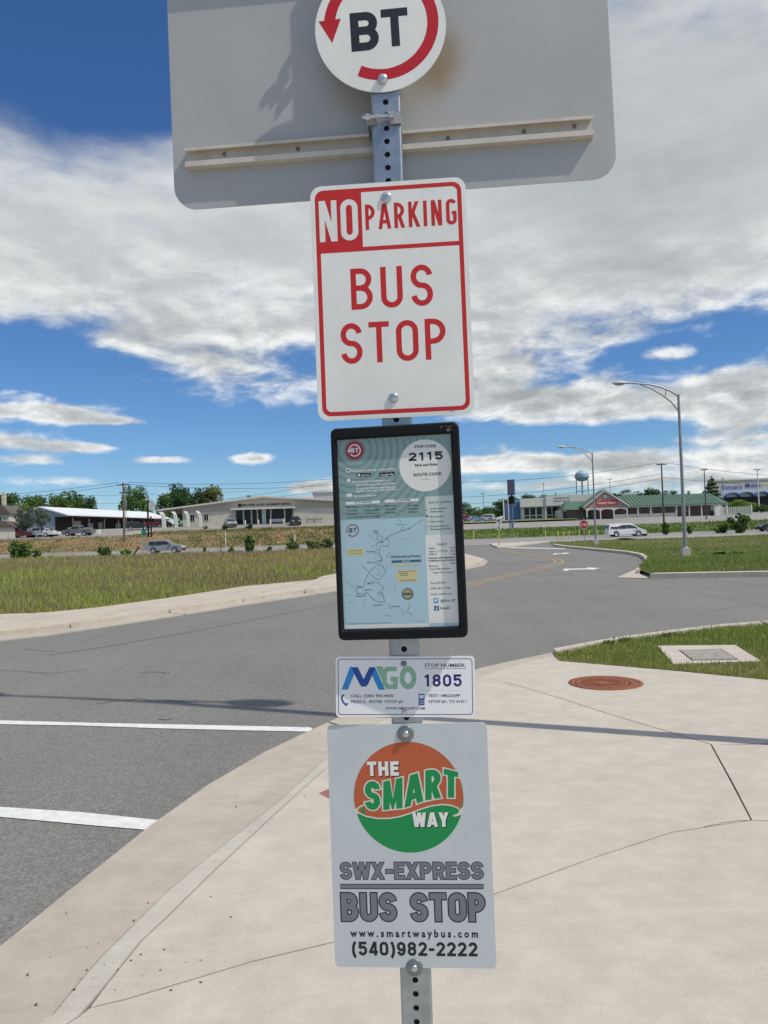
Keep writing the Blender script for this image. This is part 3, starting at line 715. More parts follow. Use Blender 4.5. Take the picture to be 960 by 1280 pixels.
for i, (l, r2) in enumerate((('Mon-Friday', '7am-11:45pm'), ('Saturday', '9:30am-11:45pm'), ('Sunday', 'No Service'))):
    y = 553+i*22; txt(b, l, P3, 142, 210, y, 10, .01); txt(b, r2, P3, 268 if i != 1 else 245, 350, y-3, 10, .01)
    y = 545+i*21; txt(b, l, P3, 385, 452, y, 10, .01); txt(b, ('7am-6:30pm', 'No Service', 'No Service')[i], P3, 528, 595, y-3, 10, .01)
txt(b, 'Go to www.btransit.org for full schedules', P3, 146, 350, 615, 11, .012)
txt(b, 'ROUTE LEGEND', P3, 662, 805, 525, 14)
for i, (s_, x2) in enumerate((('Served in both dire', 775), ('outside towns', 752), ('Blue route stop', 752), ('Yellow route stop', 752), ('Old Town Trolley route', 792), ('Christiansburg to Blacksb', 800))):
    txt(b, s_, P3, 668, x2, 562+(0, 20, 52, 83, 113, 131)[i], 11, .01)
txt(b, 'FARES', P4, 715, 775, 110, 15)
for i, (s_, xa_, xb_) in enumerate((('Adult', 660, 698), ('Ages 5 - 17 & 65+', 660, 782), ('Under 5', 660, 712), ('Persons with disabilities', 658, 828), ('& Medicare card holders', 660, 828), ('More info:', 665, 722), ('www.ridebt.org/fares', 665, 798), ('Exact fare required', 690, 820))):
    txt(b, s_, P4, xa_, xb_, (134, 152, 171, 193, 210, 246, 263, 286)[i], 11, .025 if i in (3, 4) else .008)
for i, s_ in enumerate(('$1.00', '$0.50', 'Free', '$0.50')): txt(b, s_, P4, 800, 828, (130, 149, 168, 226)[i], 10, .012)
txt(b, 'Text BT4U?', P4, 670, 770, 355, 14); txt(b, '540.443.7100', P4, 672, 798, 388, 14); txt(b, 'www.ridebt.org', P4, 672, 808, 424, 14)
txt(b, '@Ride_BT', P4, 735, 832, 467, 15, .01); txt(b, 'RideBT', P4, 735, 800, 515, 15, .01)
txt(b, 'Christiansburg Routes', P4, 418, 610, 186, 15, .012)
for i in range(4): txt(b, ('Special Service Hours', 'Monday', 'Weekend Only', 'See driver for details')[i], P4, 468+(8 if i else 0), 580 if i in (0, 3) else 530, (277, 290, 303, 333)[i], 7, .01)
txt(b, 'Connecting transfer', P4, 155, 238, 146, 7, .01); txt(b, 'at Park and Ride lot', P4, 155, 238, 164, 7, .01)
for s_, x, y, x2 in (('Hospital', 265, 152, 312), ('Arbor Dr', 268, 222, 328), ('Depot', 205, 373, 235), ('Cambria St', 252, 396, 298), ('Recreation Ctr', 198, 435, 262), ('Roanoke St', 305, 492, 368), ('Falling Branch', 425, 500, 478), ('Main St', 270, 355, 312), ('Mall', 312, 22, 340), ('N. Franklin', 310, 36, 345)):
    txt(b, s_, P4, x, x2, y, 8, .01)
txt(b, 'This map is not to scale. Routes and schedules are subject to change without notice.', P4, 150, 430, 606, 6)
b.build('printed_text', SBLACK, pos)
b = MB()
for y, s_, xa_, xb_ in ((320, 'Download the BT app: (looking BT4U)', 168, 448), (390, 'Find a bus from: m.bt4uclassic.org', 172, 415), (410, 'Enter 4-digit stop code to all routes', 200, 445), (432, 'To use stop codes and routes with your', 200, 452), (449, 'specific route info.  Call (540) 443', 200, 452), (483, 'Visit www.ridebt.org', 182, 328)):
    txt(b, s_, P3, xa_, xb_, y, 13, .03)
for (x0_, y0_, x1_, y1_) in ((135, 507, 350, 535), (382, 493, 596, 522), (140, 463, 172, 485)):
    p = P3(x0_, y1_); q = P3(x1_, y0_); flat(b, [(p[0], p[1]), (q[0], p[1]), (q[0], q[1]), (p[0], q[1])], -B+.0006)
for (x_, y_, r_) in ((150, 317, 14), (152, 380, 11)):
    p = P3(x_, y_); flat(b, arc(p[0], p[1], r_/5.053*.00148, r_/5.053*.00148, 0, 360, 16)[:-1], -B+.0006)
b.build('printed_white_text', MAPW, pos)
b = MB()
for (x0_, y0_, x1_, y1_) in ((205, 332, 293, 358), (348, 326, 445, 354)):
    p = P3(x0_, y1_); q = P3(x1_, y0_); flat(b, [(p[0], p[1]), (q[0], p[1]), (q[0], q[1]), (p[0], q[1])], -B+.0006)
for (x_, y_, r_) in ((150, 317, 7),):
    p = P3(x_, y_); flat(b, arc(p[0], p[1], r_/5.053*.00148, r_/5.053*.00148, 0, 360, 16)[:-1], -B+.0009)
p = P4(705, 510); 
b.build('app_badges', SBLACK, pos)
b = MB(); txt(b, 'App Store', P3, 232, 288, 350, 9, .02); txt(b, 'Google Play', P3, 356, 441, 347, 10, .02); p = P3(218, 346); flat(b, arc(p[0], p[1], .0022, .0024, 0, 360, 12)[:-1], -B+.0009); b.build('badge_text', MAPW, pos)
# side column: pale legend then white
b = MB(); p = P3(632, 482); q = P3(812, 482); z2 = P4(640, 45)[1]; flat(b, [(xs-.0003, z2), (fr+.003, z2), (fr+.003, zs), (xs-.0003, zs)], -B+.0004); b.build('legend_panel', MAPS, pos)
b = MB(); z3 = P4(650, 605)[1]; flat(b, [(xw-.0004, z3), (fr+.003, z3), (fr+.003, z2), (xw-.0004, z2)], -B+.0004); flat(b, [(fl-.003, fb-.003), (xw-.0008, fb-.003), (xw-.0008, z3+.0005), (fl-.003, z3+.0005)], -B+.00035); b.build('fare_panel', MAPW, pos)
b = MB()
for (pf, x0_, y0_, x1_, y1_) in ((P4, 140, 130, 250, 178), (P4, 458, 262, 588, 342), (P4, 425, 222, 612, 240), (P3, 640, 630, 656, 645)):
    b = MB(); p = pf(x0_, y1_); q = pf(x1_, y0_); flat(b, [(p[0], p[1]), (q[0], p[1]), (q[0], q[1]), (p[0], q[1])], -B+.0005); b.build('yellow_note', MAPY, pos)
b = MB()
for (pf, x0_, y0_, x1_, y1_) in ((P4, 425, 199, 612, 221), (P4, 695, 494, 726, 525), (P3, 641, 600, 656, 614)):
    b = MB(); p = pf(x0_, y1_); q = pf(x1_, y0_); flat(b, [(p[0], p[1]), (q[0], p[1]), (q[0], q[1]), (p[0], q[1])], -B+.0006); b.build('blue_bar', MAPBLUE, pos)
b = MB(); txt(b, 'f', P4, 706, 718, 522, 20, .03); txt(b, 'Route', P4, 495, 540, 214, 9, .02)
p = P4(706, 458); flat(b, [(p[0]-.003, p[1]+.002), (p[0]-.001, p[1]+.0005), (p[0]+.001, p[1]+.003), (p[0]+.003, p[1]+.0025), (p[0]+.0025, p[1]-.001), (p[0], p[1]-.003), (p[0]-.003, p[1]-.002)], -B+.0009)
b.build('icon_mark', MAPW, pos)
b = MB(); p = P4(706, 460); flat(b, rrect(p[0]-.0043, p[0]+.0043, p[1]-.0045, p[1]+.0045, .001, 3), -B+.0006); b.build('icon_square', PBLUE, pos)
b = MB()
ec = P4(178, 15); band(b, arc(ec[0], ec[1], .0108, .0108, -140, 172, 30), .0018, -B+.0007); flat(b, [(ec[0]-.0135, ec[1]), (ec[0]-.008, ec[1]), (ec[0]-.0108, ec[1]-.0045)], -B+.0007); b.build('printed_arrow_ring', MAPR, pos)
b = MB(); letters(b, 'BT', ec[0]-.0066, ec[0]+.0072, ec[1]-.0040, ec[1]+.0045, .2, .7, .16, -B+.0008); b.build('emblem_letters', MAPG, pos)
b = MB()
def ml(pf, pts, w=.00055, closed=False): band(b, [pf(*p) for p in pts], w*.72, -B+.0006, closed)
ml(P4, [(545, 0), (470, 25), (420, 45), (380, 75), (365, 92), (350, 80), (330, 70), (333, 52), (350, 48), (366, 60), (365, 92), (340, 90), (325, 105), (333, 118)], .0009)
ml(P4, [(380, 75), (400, 66), (415, 85), (408, 108), (385, 118), (360, 108), (350, 122), (345, 142), (325, 140), (316, 158), (345, 164), (352, 145)], .0008)
ml(P4, [(345, 164), (362, 190), (358, 208), (340, 205), (325, 240), (300, 262), (272, 300), (255, 345), (245, 375)], .0010)
ml(P4, [(345, 164), (370, 200), (352, 218), (345, 238), (370, 240), (388, 275), (372, 300), (350, 328), (322, 322), (290, 290)], .0009)
ml(P4, [(352, 300), (322, 290)]); ml(P4, [(335, 255), (350, 285)]); ml(P4, [(238, 240), (282, 278)], .0008)
ml(P4, [(245, 375), (215, 378), (200, 395), (208, 415), (260, 418), (265, 405), (300, 445), (330, 465), (385, 470), (368, 430), (345, 400)], .0009)
ml(P4, [(140, 343), (192, 378), (200, 392)]); ml(P4, [(135, 426), (172, 420)]); ml(P4, [(148, 472), (190, 480)]); ml(P4, [(208, 415), (212, 430), (262, 430), (260, 418)])
ml(P4, [(250, 450), (250, 497)]); ml(P4, [(275, 350), (300, 335), (345, 350), (375, 380), (365, 395), (372, 440), (385, 470)], .0008); ml(P4, [(278, 38), (322, 80)]); ml(P4, [(412, 150), (392, 190)], .0008)
ml(P4, [(440, 350), (445, 390), (456, 418)], .0004); ml(P4, [(402, 483), (425, 515)], .0009); ml(P4, [(380, 552), (425, 560)]); ml(P4, [(538, 490), (525, 535), (560, 552)], .0009); ml(P4, [(308, 180), (330, 208)], .0004); ml(P4, [(480, 60), (485, 68), (525, 68)], .0004)
ml(P4, [(292, 114), (322, 114)], .0006); ml(P4, [(330, 405), (350, 415), (335, 430), (352, 445)], .0007); ml(P4, [(478, 512), (500, 520), (512, 535), (490, 545)], .0005)
ml(P3, [(455, 660), (520, 658)], .0008); ml(P3, [(480, 690), (495, 672), (500, 690), (485, 690)], .0006); ml(P3, [(500, 700), (560, 670), (625, 630)], .0007); ml(P3, [(465, 628), (488, 638)], .0006); ml(P3, [(643, 560), (650, 570), (644, 575)], .0012); ml(P3, [(648, 680), (662, 662)], .0009)
gc = P4(526, 418); flat(b, arc(gc[0], gc[1], .0108, .0108, 0, 360, 28)[:-1], -B+.0005)
b.build('map_lines', MAPG, pos)
b = MB(); flat(b, arc(gc[0], gc[1], .0088, .0088, 0, 360, 28)[:-1], -B+.0007); b.build('seal', MAPGOLD, pos)
b = MB(); flat(b, rrect(gc[0]-.008, gc[0]+.008, gc[1]-.0018, gc[1]+.0018, .001, 3), -B+.0009); b.build('seal_band', MAPG, pos)
b = MB(); ml2 = lambda pf, pts, w=.0005: band(b, [pf(*p) for p in pts], w, -B+.0005)
ml2(P3, [(330, 690), (345, 660), (362, 640)], .0012); ml2(P3, [(340, 650), (365, 665)], .0012); ml2(P4, [(430, 60), (440, 120), (400, 220), (398, 300), (440, 420), (470, 500), (520, 560), (600, 570)], .0005)
ml2(P4, [(480, 0), (470, 40), (500, 90), (560, 90), (620, 110)], .0005); ml2(P4, [(560, 575), (645, 605)], .0008)
g_ = random.Random(3)
for k in range(34):
    x_, y_ = g_.uniform(150, 600), g_.uniform(15, 570); a_ = g_.choice([.6, -.9, 1.3, 2.2])+g_.uniform(-.3, .3); L_ = g_.uniform(25, 80); pts_ = [(x_, y_)]
    for j in range(4): a_ += g_.uniform(-.35, .35); pts_.append((min(635, max(140, pts_[-1][0]+math.cos(a_)*L_/3)), min(590, max(5, pts_[-1][1]+math.sin(a_)*L_/3))))
    ml2(P4, pts_, .00035)
p = P3(632, 485); q = P3(806, 485); zz2 = P4(640, 45)[1]; band(b, [(p[0], zz2), (p[0], p[1]), (q[0], p[1])], .0006, -B+.0008)
b.build('faint_lines', MAPLT, pos)

# stop number plate
S = Sign('number_sign', 2.10, -1.34, -.0004, 1.3150, .004, 'small white stop number 1805 plate with blue and green lettering', 'sign')
nw, nh = .1297, .0562
S.plate(rrect(-nw, nw, -nh, nh, .0075), MPLATE)
b = MB(); ringf(b, rrect(-nw+.0042, nw-.0042, -nh+.0042, nh-.0042, .006), rrect(-nw+.0054, nw-.0054, -nh+.0054, nh-.0054, .005), .0004); 
def P5(x, y): return S.at(400+x/4.364, 795+y/4.364)
def txt5(b, s, xl, xr2, yb, capz, bold=0.012):
    a = P5(xl, yb); c_ = P5(xr2, yb); cap = abs(P5(xl, yb-capz)[1]-a[1]); ftext(b, s, a[0], c_[0], (a[1]+c_[1])/2, cap, .0005, bold)
txt5(b, 'STOP NUMBER:', 570, 795, 169, 19); txt5(b, 'CALL: (540) 900-4430', 168, 400, 334, 16); txt5(b, 'PRESS 0,  ENTER <STOP #>', 168, 455, 366, 16)
txt5(b, 'WWW.VMGOAPP.COM', 358, 571, 402, 15); txt5(b, 'TEXT: VMGOAPP', 590, 765, 333, 16); txt5(b, '<STOP #>, TO 41411', 590, 797, 365, 16)
band(b, [P5(568, 178), P5(798, 178)], .0006, .0005)
S.part('border', b, SBLACK)
b = MB(); p = P5(568, 276); q = P5(773, 209); letters(b, '1805', p[0], q[0], p[1], q[1], .19, .62, .17, .0006); S.part('lettering', b, PNAVY, 'navy blue numerals 1805')
b = MB(); flat(b, [P5(*p) for p in [(118, 293), (152, 293), (187, 205), (187, 180), (168, 164), (162, 172)]], .0005); S.part('logo_bars', b, PBLUE); b = MB(); flat(b, [P5(*p) for p in [(296, 168), (302, 172), (355, 293), (320, 293), (284, 215), (290, 185)]], .0005); S.part('logo_bars', b, PBLUE)
b = MB(); flat(b, [P5(*p) for p in [(174, 170), (206, 170), (240, 238), (226, 276), (216, 262), (186, 205)]], .0006); flat(b, [P5(*p) for p in [(226, 276), (250, 276), (262, 264), (300, 180), (298, 170), (270, 170), (238, 236)]], .00065)
ph = [P5(*p) for p in [(122, 325), (118, 340), (126, 360), (142, 376), (148, 370)]]; S.part('logo_mark', b, PDBLUE)
b = MB(); band(b, ph, .0032, .0006); band(b, [P5(118, 328), P5(132, 322)], .003, .0007); band(b, [P5(140, 376), P5(152, 366)], .003, .0007); S.part('handset_icon', b, PDBLUE)
b = MB()
band(b, [P5(*p) for p in [(418, 180), (365, 180), (352, 200), (352, 255), (368, 277), (410, 277), (412, 235), (385, 235)]], .0085, .0007)
oc = P5(480, 228); oo = P5(526, 228)[0]-oc[0]; oz = abs(P5(480, 165)[1]-oc[1]); ringf(b, arc(oc[0], oc[1], oo, oz, 0, 360, 32)[:-1], arc(oc[0], oc[1], oo*.42, oz*.50, 0, 360, 32)[:-1], .0009)
flat(b, [P5(*p) for p in [(305, 166), (340, 166), (352, 190), (350, 260), (330, 225)]], .00055)
S.part('logo_letters', b, PGREEN)
b = MB(); flat(b, [P5(*p) for p in [(538, 315), (570, 315), (570, 378), (538, 378)]], .0005); S.part('phone_icon', b, PDBLUE)
b = MB(); flat(b, [P5(*p) for p in [(543, 322), (565, 322), (565, 340), (543, 340)]], .0007)
for i in range(3):
    for j in range(3): p = P5(546+i*8, 350+j*9); flat(b, [(p[0]-.0007, p[1]-.0007), (p[0]+.0007, p[1]-.0007), (p[0]+.0007, p[1]+.0007), (p[0]-.0007, p[1]+.0007)], .0007)
S.part('phone_screen', b, MPLATE)
b = MB(); band(b, [P5(545, 185), P5(547, 298), P5(800, 298)], .0003, .0004); S.part('sticker_edge_shadow', b, mat('sticker_shadow', (.45, .46, .47), .5))  # thin grey line painted on as the shadow of the sticker's edge
add_bolt(S, 400+457/4.364, 795+151/4.364, .0052, .0045, BOLTD); add_bolt(S, 400+459/4.364, 795+415/4.364, .0045, .004, BOLT)

# smart way sign
S = Sign('bus_sign', 4.78, .25, 0, 1.0228, .004, 'tall grey-white express bus stop sign with an orange and green round logo', 'sign')
S.plate(rrect(-.149, .149, -.2234, .2234, .009), SPLATE)
def P6(x, y): return S.at(400+x/4.174, 900+y/4.174)
def P7(x, y): return S.at(400+x/4.174, 1060+y/4.174)
lc = P6(461, 402); lr = (P6(747, 402)[0]-P6(175, 402)[0])/2
b = MB(); flat(b, arc(lc[0], lc[1], lr, lr, 0, 360, 72)[:-1], .0004); S.part('logo_disc', b, SGREEN)
wave = [(183, 466), (205, 484), (240, 500), (300, 511), (360, 512), (420, 502), (480, 482), (530, 462), (580, 447), (640, 439), (700, 445), (746, 462)]
b = MB(); a0 = math.degrees(math.atan2(P6(*wave[-1])[1]-lc[1], P6(*wave[-1])[0]-lc[0])); a1 = math.degrees(math.atan2(P6(*wave[0])[1]-lc[1], P6(*wave[0])[0]-lc[0])) % 360
top_ = arc(lc[0], lc[1], lr, lr, a0, a1, 48); wl = [P6(*p) for p in wave]
# fill between arc and wave as strips
n_w = 48
def wl_at(x):
    for i in range(len(wl)-1):
        if wl[i][0] <= x <= wl[i+1][0]: t = (x-wl[i][0])/(wl[i+1][0]-wl[i][0]); return wl[i][1]+t*(wl[i+1][1]-wl[i][1])
    return wl[0][1] if x < wl[0][0] else wl[-1][1]
for i in range(n_w):
    xa = -lr+2*lr*i/n_w; xb = -lr+2*lr*(i+1)/n_w
    ta, tb = math.sqrt(max(0, lr*lr-xa*xa)), math.sqrt(max(0, lr*lr-xb*xb))
    wa, wb = wl_at(lc[0]+xa), wl_at(lc[0]+xb)
    flat(b, [(lc[0]+xa, max(wa, lc[1]-ta)), (lc[0]+xb, max(wb, lc[1]-tb)), (lc[0]+xb, lc[1]+tb), (lc[0]+xa, lc[1]+ta)], .0006)
S.part('logo_field', b, SORANGE)
b = MB(); band(b, [P6(*p) for p in [(228, 442), (205, 455), (188, 470), (205, 486), (240, 502), (300, 513), (360, 513), (420, 503), (480, 483), (530, 463), (580, 448), (640, 440), (690, 446), (722, 460), (730, 475), (722, 490), (695, 500)]], .0024, .0008)
flat(b, [P6(*p) for p in [(176, 462), (186, 462), (200, 488), (190, 492)]], .0009); flat(b, [P6(*p) for p in [(735, 460), (747, 452), (742, 490), (722, 500), (700, 505), (728, 480)]], .0009)
S.part('logo_swoosh', b, SCREAM)
b = MB(); flat(b, [P6(*p) for p in [(228, 447), (214, 462), (214, 480), (228, 490), (238, 496)]], .0009); S.part('logo_leaf', b, SGREEN)
topc = [(232, 316), (325, 322), (445, 296), (550, 262), (640, 251), (726, 272)]; botc = [(238, 468), (325, 470), (445, 458), (550, 420), (640, 404), (720, 406)]
def itp(cv_, x):
    for i in range(len(cv_)-1):
        if x <= cv_[i+1][0] or i == len(cv_)-2:
            t = (x-cv_[i][0])/(cv_[i+1][0]-cv_[i][0]); y0_, y1_ = cv_[i][1], cv_[i+1][1]
            return y0_+t*(y1_-y0_)
def warp(u_, v_):
    x = 234+u_*488; yt = itp(topc, x); yb = itp(botc, x); return P6(x, yb+(yt-yb)*v_)
b = MB(); letters(b, 'SMART', 0, .12, 0, .04, .205, .66, .13, .0012, .09, warp); S.part('letter_outline', b, SCREAM)
b = MB(); letters(b, 'SMART', 0, .12, 0, .04, .205, .66, .13, .0015, 0, warp); S.part('letters_smart', b, SGREEN)
for s_, (xa, ya, xb, yb) in (('THE', (247, 292, 410, 215)), ('WAY', (486, 558, 668, 481))):
    p = P6(xa, ya); q = P6(xb, yb); p2 = P6(xa+5, ya+5); q2 = P6(xb+5, yb+5)
    b = MB(); letters(b, s_, p2[0], q2[0], p2[1], q2[1], .24, .60, .12, .0012); S.part('letter_shade', b, SBLACK)
    b = MB(); letters(b, s_, p[0], q[0], p[1], q[1], .24, .60, .12, .0016); S.part('letters_white', b, SWHITE)
for s_, (xa, ya, xb, yb), t_, gp_ in (('SWX-EXPRESS', (107, 163, 850, 73), .22, .08), ('BUS STOP', (113, 381, 858, 235), .225, .08)):
    p = P7(xa, ya); q = P7(xb, yb)
    b = MB(); letters(b, s_, p[0], q[0], p[1], q[1], t_, .58, gp_, .0005, .07); S.part('letter_outline', b, SBLACK)
    b = MB(); letters(b, s_, p[0], q[0], p[1], q[1], t_, .58, gp_, .0010, -.015); S.part('letters_grey', b, SGREY)
b = MB(); p = P7(107, 214); q = P7(853, 187); flat(b, [(p[0], p[1]), (q[0], p[1]), (q[0], q[1]), (p[0], q[1])], .0005)
p3 = P7(158, 462); q3 = P7(824, 424)
x_ = p3[0]; ww = 'www.smartwaybus.com'; 
ftext(b, '  '.join([]) or 'w w w . s m a r t w a y b u s . c o m', p3[0], q3[0], p3[1]-.0, (q3[1]-p3[1])*.90, .0006, .035)
p = P7(168, 560); q = P7(820, 492); letters(b, '(540)982-2222', p[0], q[0], p[1], q[1], .20, .62, .13, .0006)
S.part('lettering', b, SBLACK)
b = MB(); p = P7(110, 210); q = P7(850, 191); flat(b, [(p[0], p[1]), (q[0], p[1]), (q[0], q[1]), (p[0], q[1])], .0007); S.part('divider_bar', b, SGREY)
add_bolt(S, 507, 917, .0065, .006, BOLT, .0155, BOLTD); add_bolt(S, 518, 1209, .0065, .006, BOLT, .0155, BOLTD)

# ------------------------------------------------------------------ ground
def lerp_tab(tab, v):
    if v <= tab[0][0]: return tab[0][1]
    for (a, za), (b, zb) in zip(tab, tab[1:]):
        if v <= b: return za+(zb-za)*(v-a)/(b-a)
    return tab[-1][1]
TL = [(88, 0), (112, .35), (128, 2.7), (145, 3.6), (155, 4.5), (185, 4.7), (400, 6.0), (1000, 8), (3500, 20)]
TR = [(88, 0), (112, .35), (125, 1.75), (155, 2.9), (170, 3.35), (190, 4.0), (260, 4.5), (600, 6.0), (1000, 8), (3500, 20)]
def T(x, y):
    w = min(1, max(0, (x+8)/16)); w = w*w*(3-2*w)
    return lerp_tab(TL, y)*(1-w)+lerp_tab(TR, y)*w
YS = [-60, -20, 0, 20, 40, 60, 75, 88, 94, 100, 106, 112, 116, 120, 125, 128, 134, 140, 145, 150, 155, 162, 170, 180, 185, 190, 200, 225, 260, 330, 400, 600, 1000, 2000, 3500]
XS = [-3000, -1500, -800, -400, -250, -150, -100, -60, -30, -16, -8, -5, -2.5, 0, 2.5, 5, 8, 16, 30, 60, 100, 150, 250, 400, 800, 1500, 3000]
GRASSY = mat('meadow_soil', (.14, .15, .05), .95, col2=(.20, .165, .08), vscale=.35, speck=.35, speckscale=3.0, bump=.5, bscale=6)
BANKR = mat('red_bank_soil', (.30, .17, .09), .95, col2=(.17, .165, .065), vscale=.16, speck=.35, speckscale=1.5, bump=.4, bscale=4)
LAWN = mat('lawn_turf', (.12, .17, .04), .95, col2=(.17, .18, .06), vscale=.25, speck=.25, speckscale=4)
mb = MB(); nx = len(XS)
mb.add([(x, y, T(x, y)-.03) for y in YS for x in XS], [(j*nx+i, j*nx+i+1, (j+1)*nx+i+1, (j+1)*nx+i) for j in range(len(YS)-1) for i in range(nx-1)], 0, False)
tag(mb.build('ground', GRASSY), kind='structure')
def drape(name, x0, x1, y0, y1, m, dz=.02):
    xs = [x0]+[x for x in XS if x0 < x < x1]+[x1]; ys = [y0]+[y for y in YS if y0 < y < y1]+[y1]; k = len(xs)
    mb = MB(); mb.add([(x, y, T(x, y)+dz) for y in ys for x in xs], [(j*k+i, j*k+i+1, (j+1)*k+i+1, (j+1)*k+i) for j in range(len(ys)-1) for i in range(k-1)])
    return tag(mb.build(name, m), kind='structure')
def sheet(name, pts, z, m, parent=None, th=None):
    mb = MB(); P = [(p[0], p[1]) for p in pts]
    if th: mb.prism(P, z-th, z)
    else:
        a = sum(P[i][0]*P[(i+1)%len(P)][1]-P[(i+1)%len(P)][0]*P[i][1] for i in range(len(P)))
        if a < 0: P = P[::-1]
        mb.add([(p[0], p[1], z) for p in P], [tuple(range(len(P)))])
    o = mb.build(name, m, parent)
    # ngons with concave outlines: triangulate properly
    bm = bmesh.new(); bm.from_mesh(o.data); bmesh.ops.triangulate(bm, faces=[f for f in bm.faces if len(f.verts) > 4]); bm.to_mesh(o.data); bm.free()
    return o
def gl(pts): return [(gp(*p).x, gp(*p).y) for p in pts]
sheet('road', [(-60, -30), (60, -30), (60, 90), (-60, 90)], 0.0, ASPH)['kind'] = 'structure'
drape('cross_road', -160, 200, 88, 111, LOT, .02)
# road-side verges
swi = [(-60, 14.0-10)]+[]
lw_in = gl([(0, 773.5), (48, 772.6), (118, 765.6), (210, 752.5), (306, 737), (394, 728.5), (402, 724), (440, 716), (500, 704), (556, 696.5), (582, 694)])
lw_out = gl([(0, 797), (48, 792), (105, 784), (200, 769.5), (306, 753), (418, 737), (470, 728), (540, 717), (582, 710), (602, 706), (606, 701)])
g_out = gl([(0, 802), (48, 797), (105, 788.5), (200, 774), (306, 757), (418, 740), (470, 731), (540, 719.5), (583, 712), (606, 707), (610, 701)])
dirL = Vector((lw_in[0][0]-lw_in[2][0], lw_in[0][1]-lw_in[2][1])).normalized()
def ext(p, k, d=dirL): return (p[0]+d.x*k, p[1]+d.y*k)
dd = Vector((-.82, -.57)).normalized()
LIN = [ext(lw_in[0], 60, dd)]+lw_in; LOUT = [ext(lw_out[0], 60, dd)]+lw_out; GOUT = [ext(g_out[0], 60, dd)]+g_out
back = gl([(560, 690), (500, 685), (440, 682)])
field = LIN+back+[(-6, 87.9), (-200, 87.9), (-200, -20)]
sheet('meadow', field, .012, GRASSY)['kind'] = 'structure'
# far footpath with raised kerb: slabs between joints
walk = empty('far_sidewalk', (0, 0, 0)); walk['kind'] = 'structure'
def along(pl, a, b, ns=6):
    L_ = [0]
    for p, q in zip(pl, pl[1:]): L_.append(L_[-1]+math.hypot(q[0]-p[0], q[1]-p[1]))
    tot = L_[-1]
    def at_(s):
        s *= tot
        for i in range(len(pl)-1):
            if s <= L_[i+1]+1e-9: t = (s-L_[i])/(L_[i+1]-L_[i]+1e-12); return (pl[i][0]+t*(pl[i+1][0]-pl[i][0]), pl[i][1]+t*(pl[i+1][1]-pl[i][1]))
        return pl[-1]
    return [at_(a+(b-a)*k/ns) for k in range(ns+1)]
nsl = 34
for i in range(nsl):
    a, b_ = i/nsl+.0004, (i+1)/nsl-.0004
    q1 = along(LIN, a, b_); q2 = along(LOUT, a, b_)
    sheet('slab', q1+q2[::-1], .11, CONCF, walk, .10)
for i in range(nsl//2):
    a, b_ = i*2/nsl+.0003, (i*2+2)/nsl-.0003
    q1 = along(LOUT, a, b_); q2 = along(GOUT, a, b_)
    q1 = [(p[0], p[1]) for p in q1]
    sheet('gutter_pan', q1+q2[::-1], .022, CONC2, walk, .022)
nose = gl([(582, 694), (596, 696.5), (606, 701), (602, 706), (582, 710), (560, 712), (560, 694)])
# ------------------------------------------------------------------ near corner pavement
edge = gl([(0, 1190), (95, 1112), (190, 1035), (262, 984), (330, 944), (390, 915), (450, 888), (540, 858), (605, 836), (650, 826), (690, 818), (760, 804), (840, 793), (900, 786), (960, 781)])
gut = gl([(62, 1281), (92, 1243), (127, 1202), (210, 1119), (262, 1075), (350, 1005), (400, 958), (470, 908), (545, 872), (612, 844), (655, 831), (694, 821.5)])
ramp = gl([(96, 1281), (130, 1241), (175, 1184), (210, 1151), (262, 1099), (350, 1016), (405, 966), (475, 920), (548, 880), (603, 849)])
def dext(p, q, k): d = Vector((p[0]-q[0], p[1]-q[1])).normalized(); return (p[0]+d.x*k, p[1]+d.y*k)
e0 = [(edge[0][0]-1.6, -1.5), (edge[0][0]-1.3, .6), (edge[0][0]-.75, 2.0)]
eS = [(-3.6, -14)]+e0
g0 = [(-3.0, -14), (-2.75, -1.5), (-2.35, .8), (-1.75, 1.9)]
r0_ = [(-2.8, -14), (-2.55, -1.5), (-2.15, .8), (-1.55, 1.9)]
corner = empty('sidewalk', (0, 0, 0)); corner['kind'] = 'structure'
eR = [(9.5, 13.6), (16, 15.2), (60, 22)]
base_poly = eS+edge[:11]+gl([(700, 829), (760, 834), (850, 842), (960, 853)])+[(6.0, 7.2), (14, 5.6), (60, -2), (60, -14)]
sheet('joint_bed', base_poly, .012, JOINT, corner)
GUTL = g0+gut; EDGE = eS+edge[:11]
# gutter pieces along the road
eg = EDGE; gg = GUTL
for i in range(6):
    a, b_ = i/6+.0006, (i+1)/6-.0006
    q1 = along(eg, a, b_, 60); q2 = along(gg, a, b_, 60)
    sheet('gutter_pan', q1+q2[::-1], .022, CONC2, corner, .02)
RAMPL = r0_+ramp
for i in range(3):
    a, b_ = i/3+.0008, (i+1)/3-.0008
    q1 = along(g0+gut[:9], a, b_, 80); q2 = along(RAMPL, a, b_, 80)
    q1 = [(p[0]+.006, p[1]-.004) for p in q1]
    sheet('kerb_strip', q1+q2[::-1], .024, CONC3, corner, .02)
J = gl([(603, 849), (650, 861), (700, 876), (760, 896), (830, 917), (889, 935)])
J2 = gl([(889, 935), (915, 983), (940, 1031.5)])
J3 = gl([(940, 1031.5), (960, 1032.5)])+[(2.6, 3.95), (60, 1.0)]
K1 = gl([(940, 1031.5), (840, 1047), (740, 1080), (620, 1125), (520, 1160), (415, 1187), (315, 1211), (227, 1238), (157, 1259), (111, 1270)])
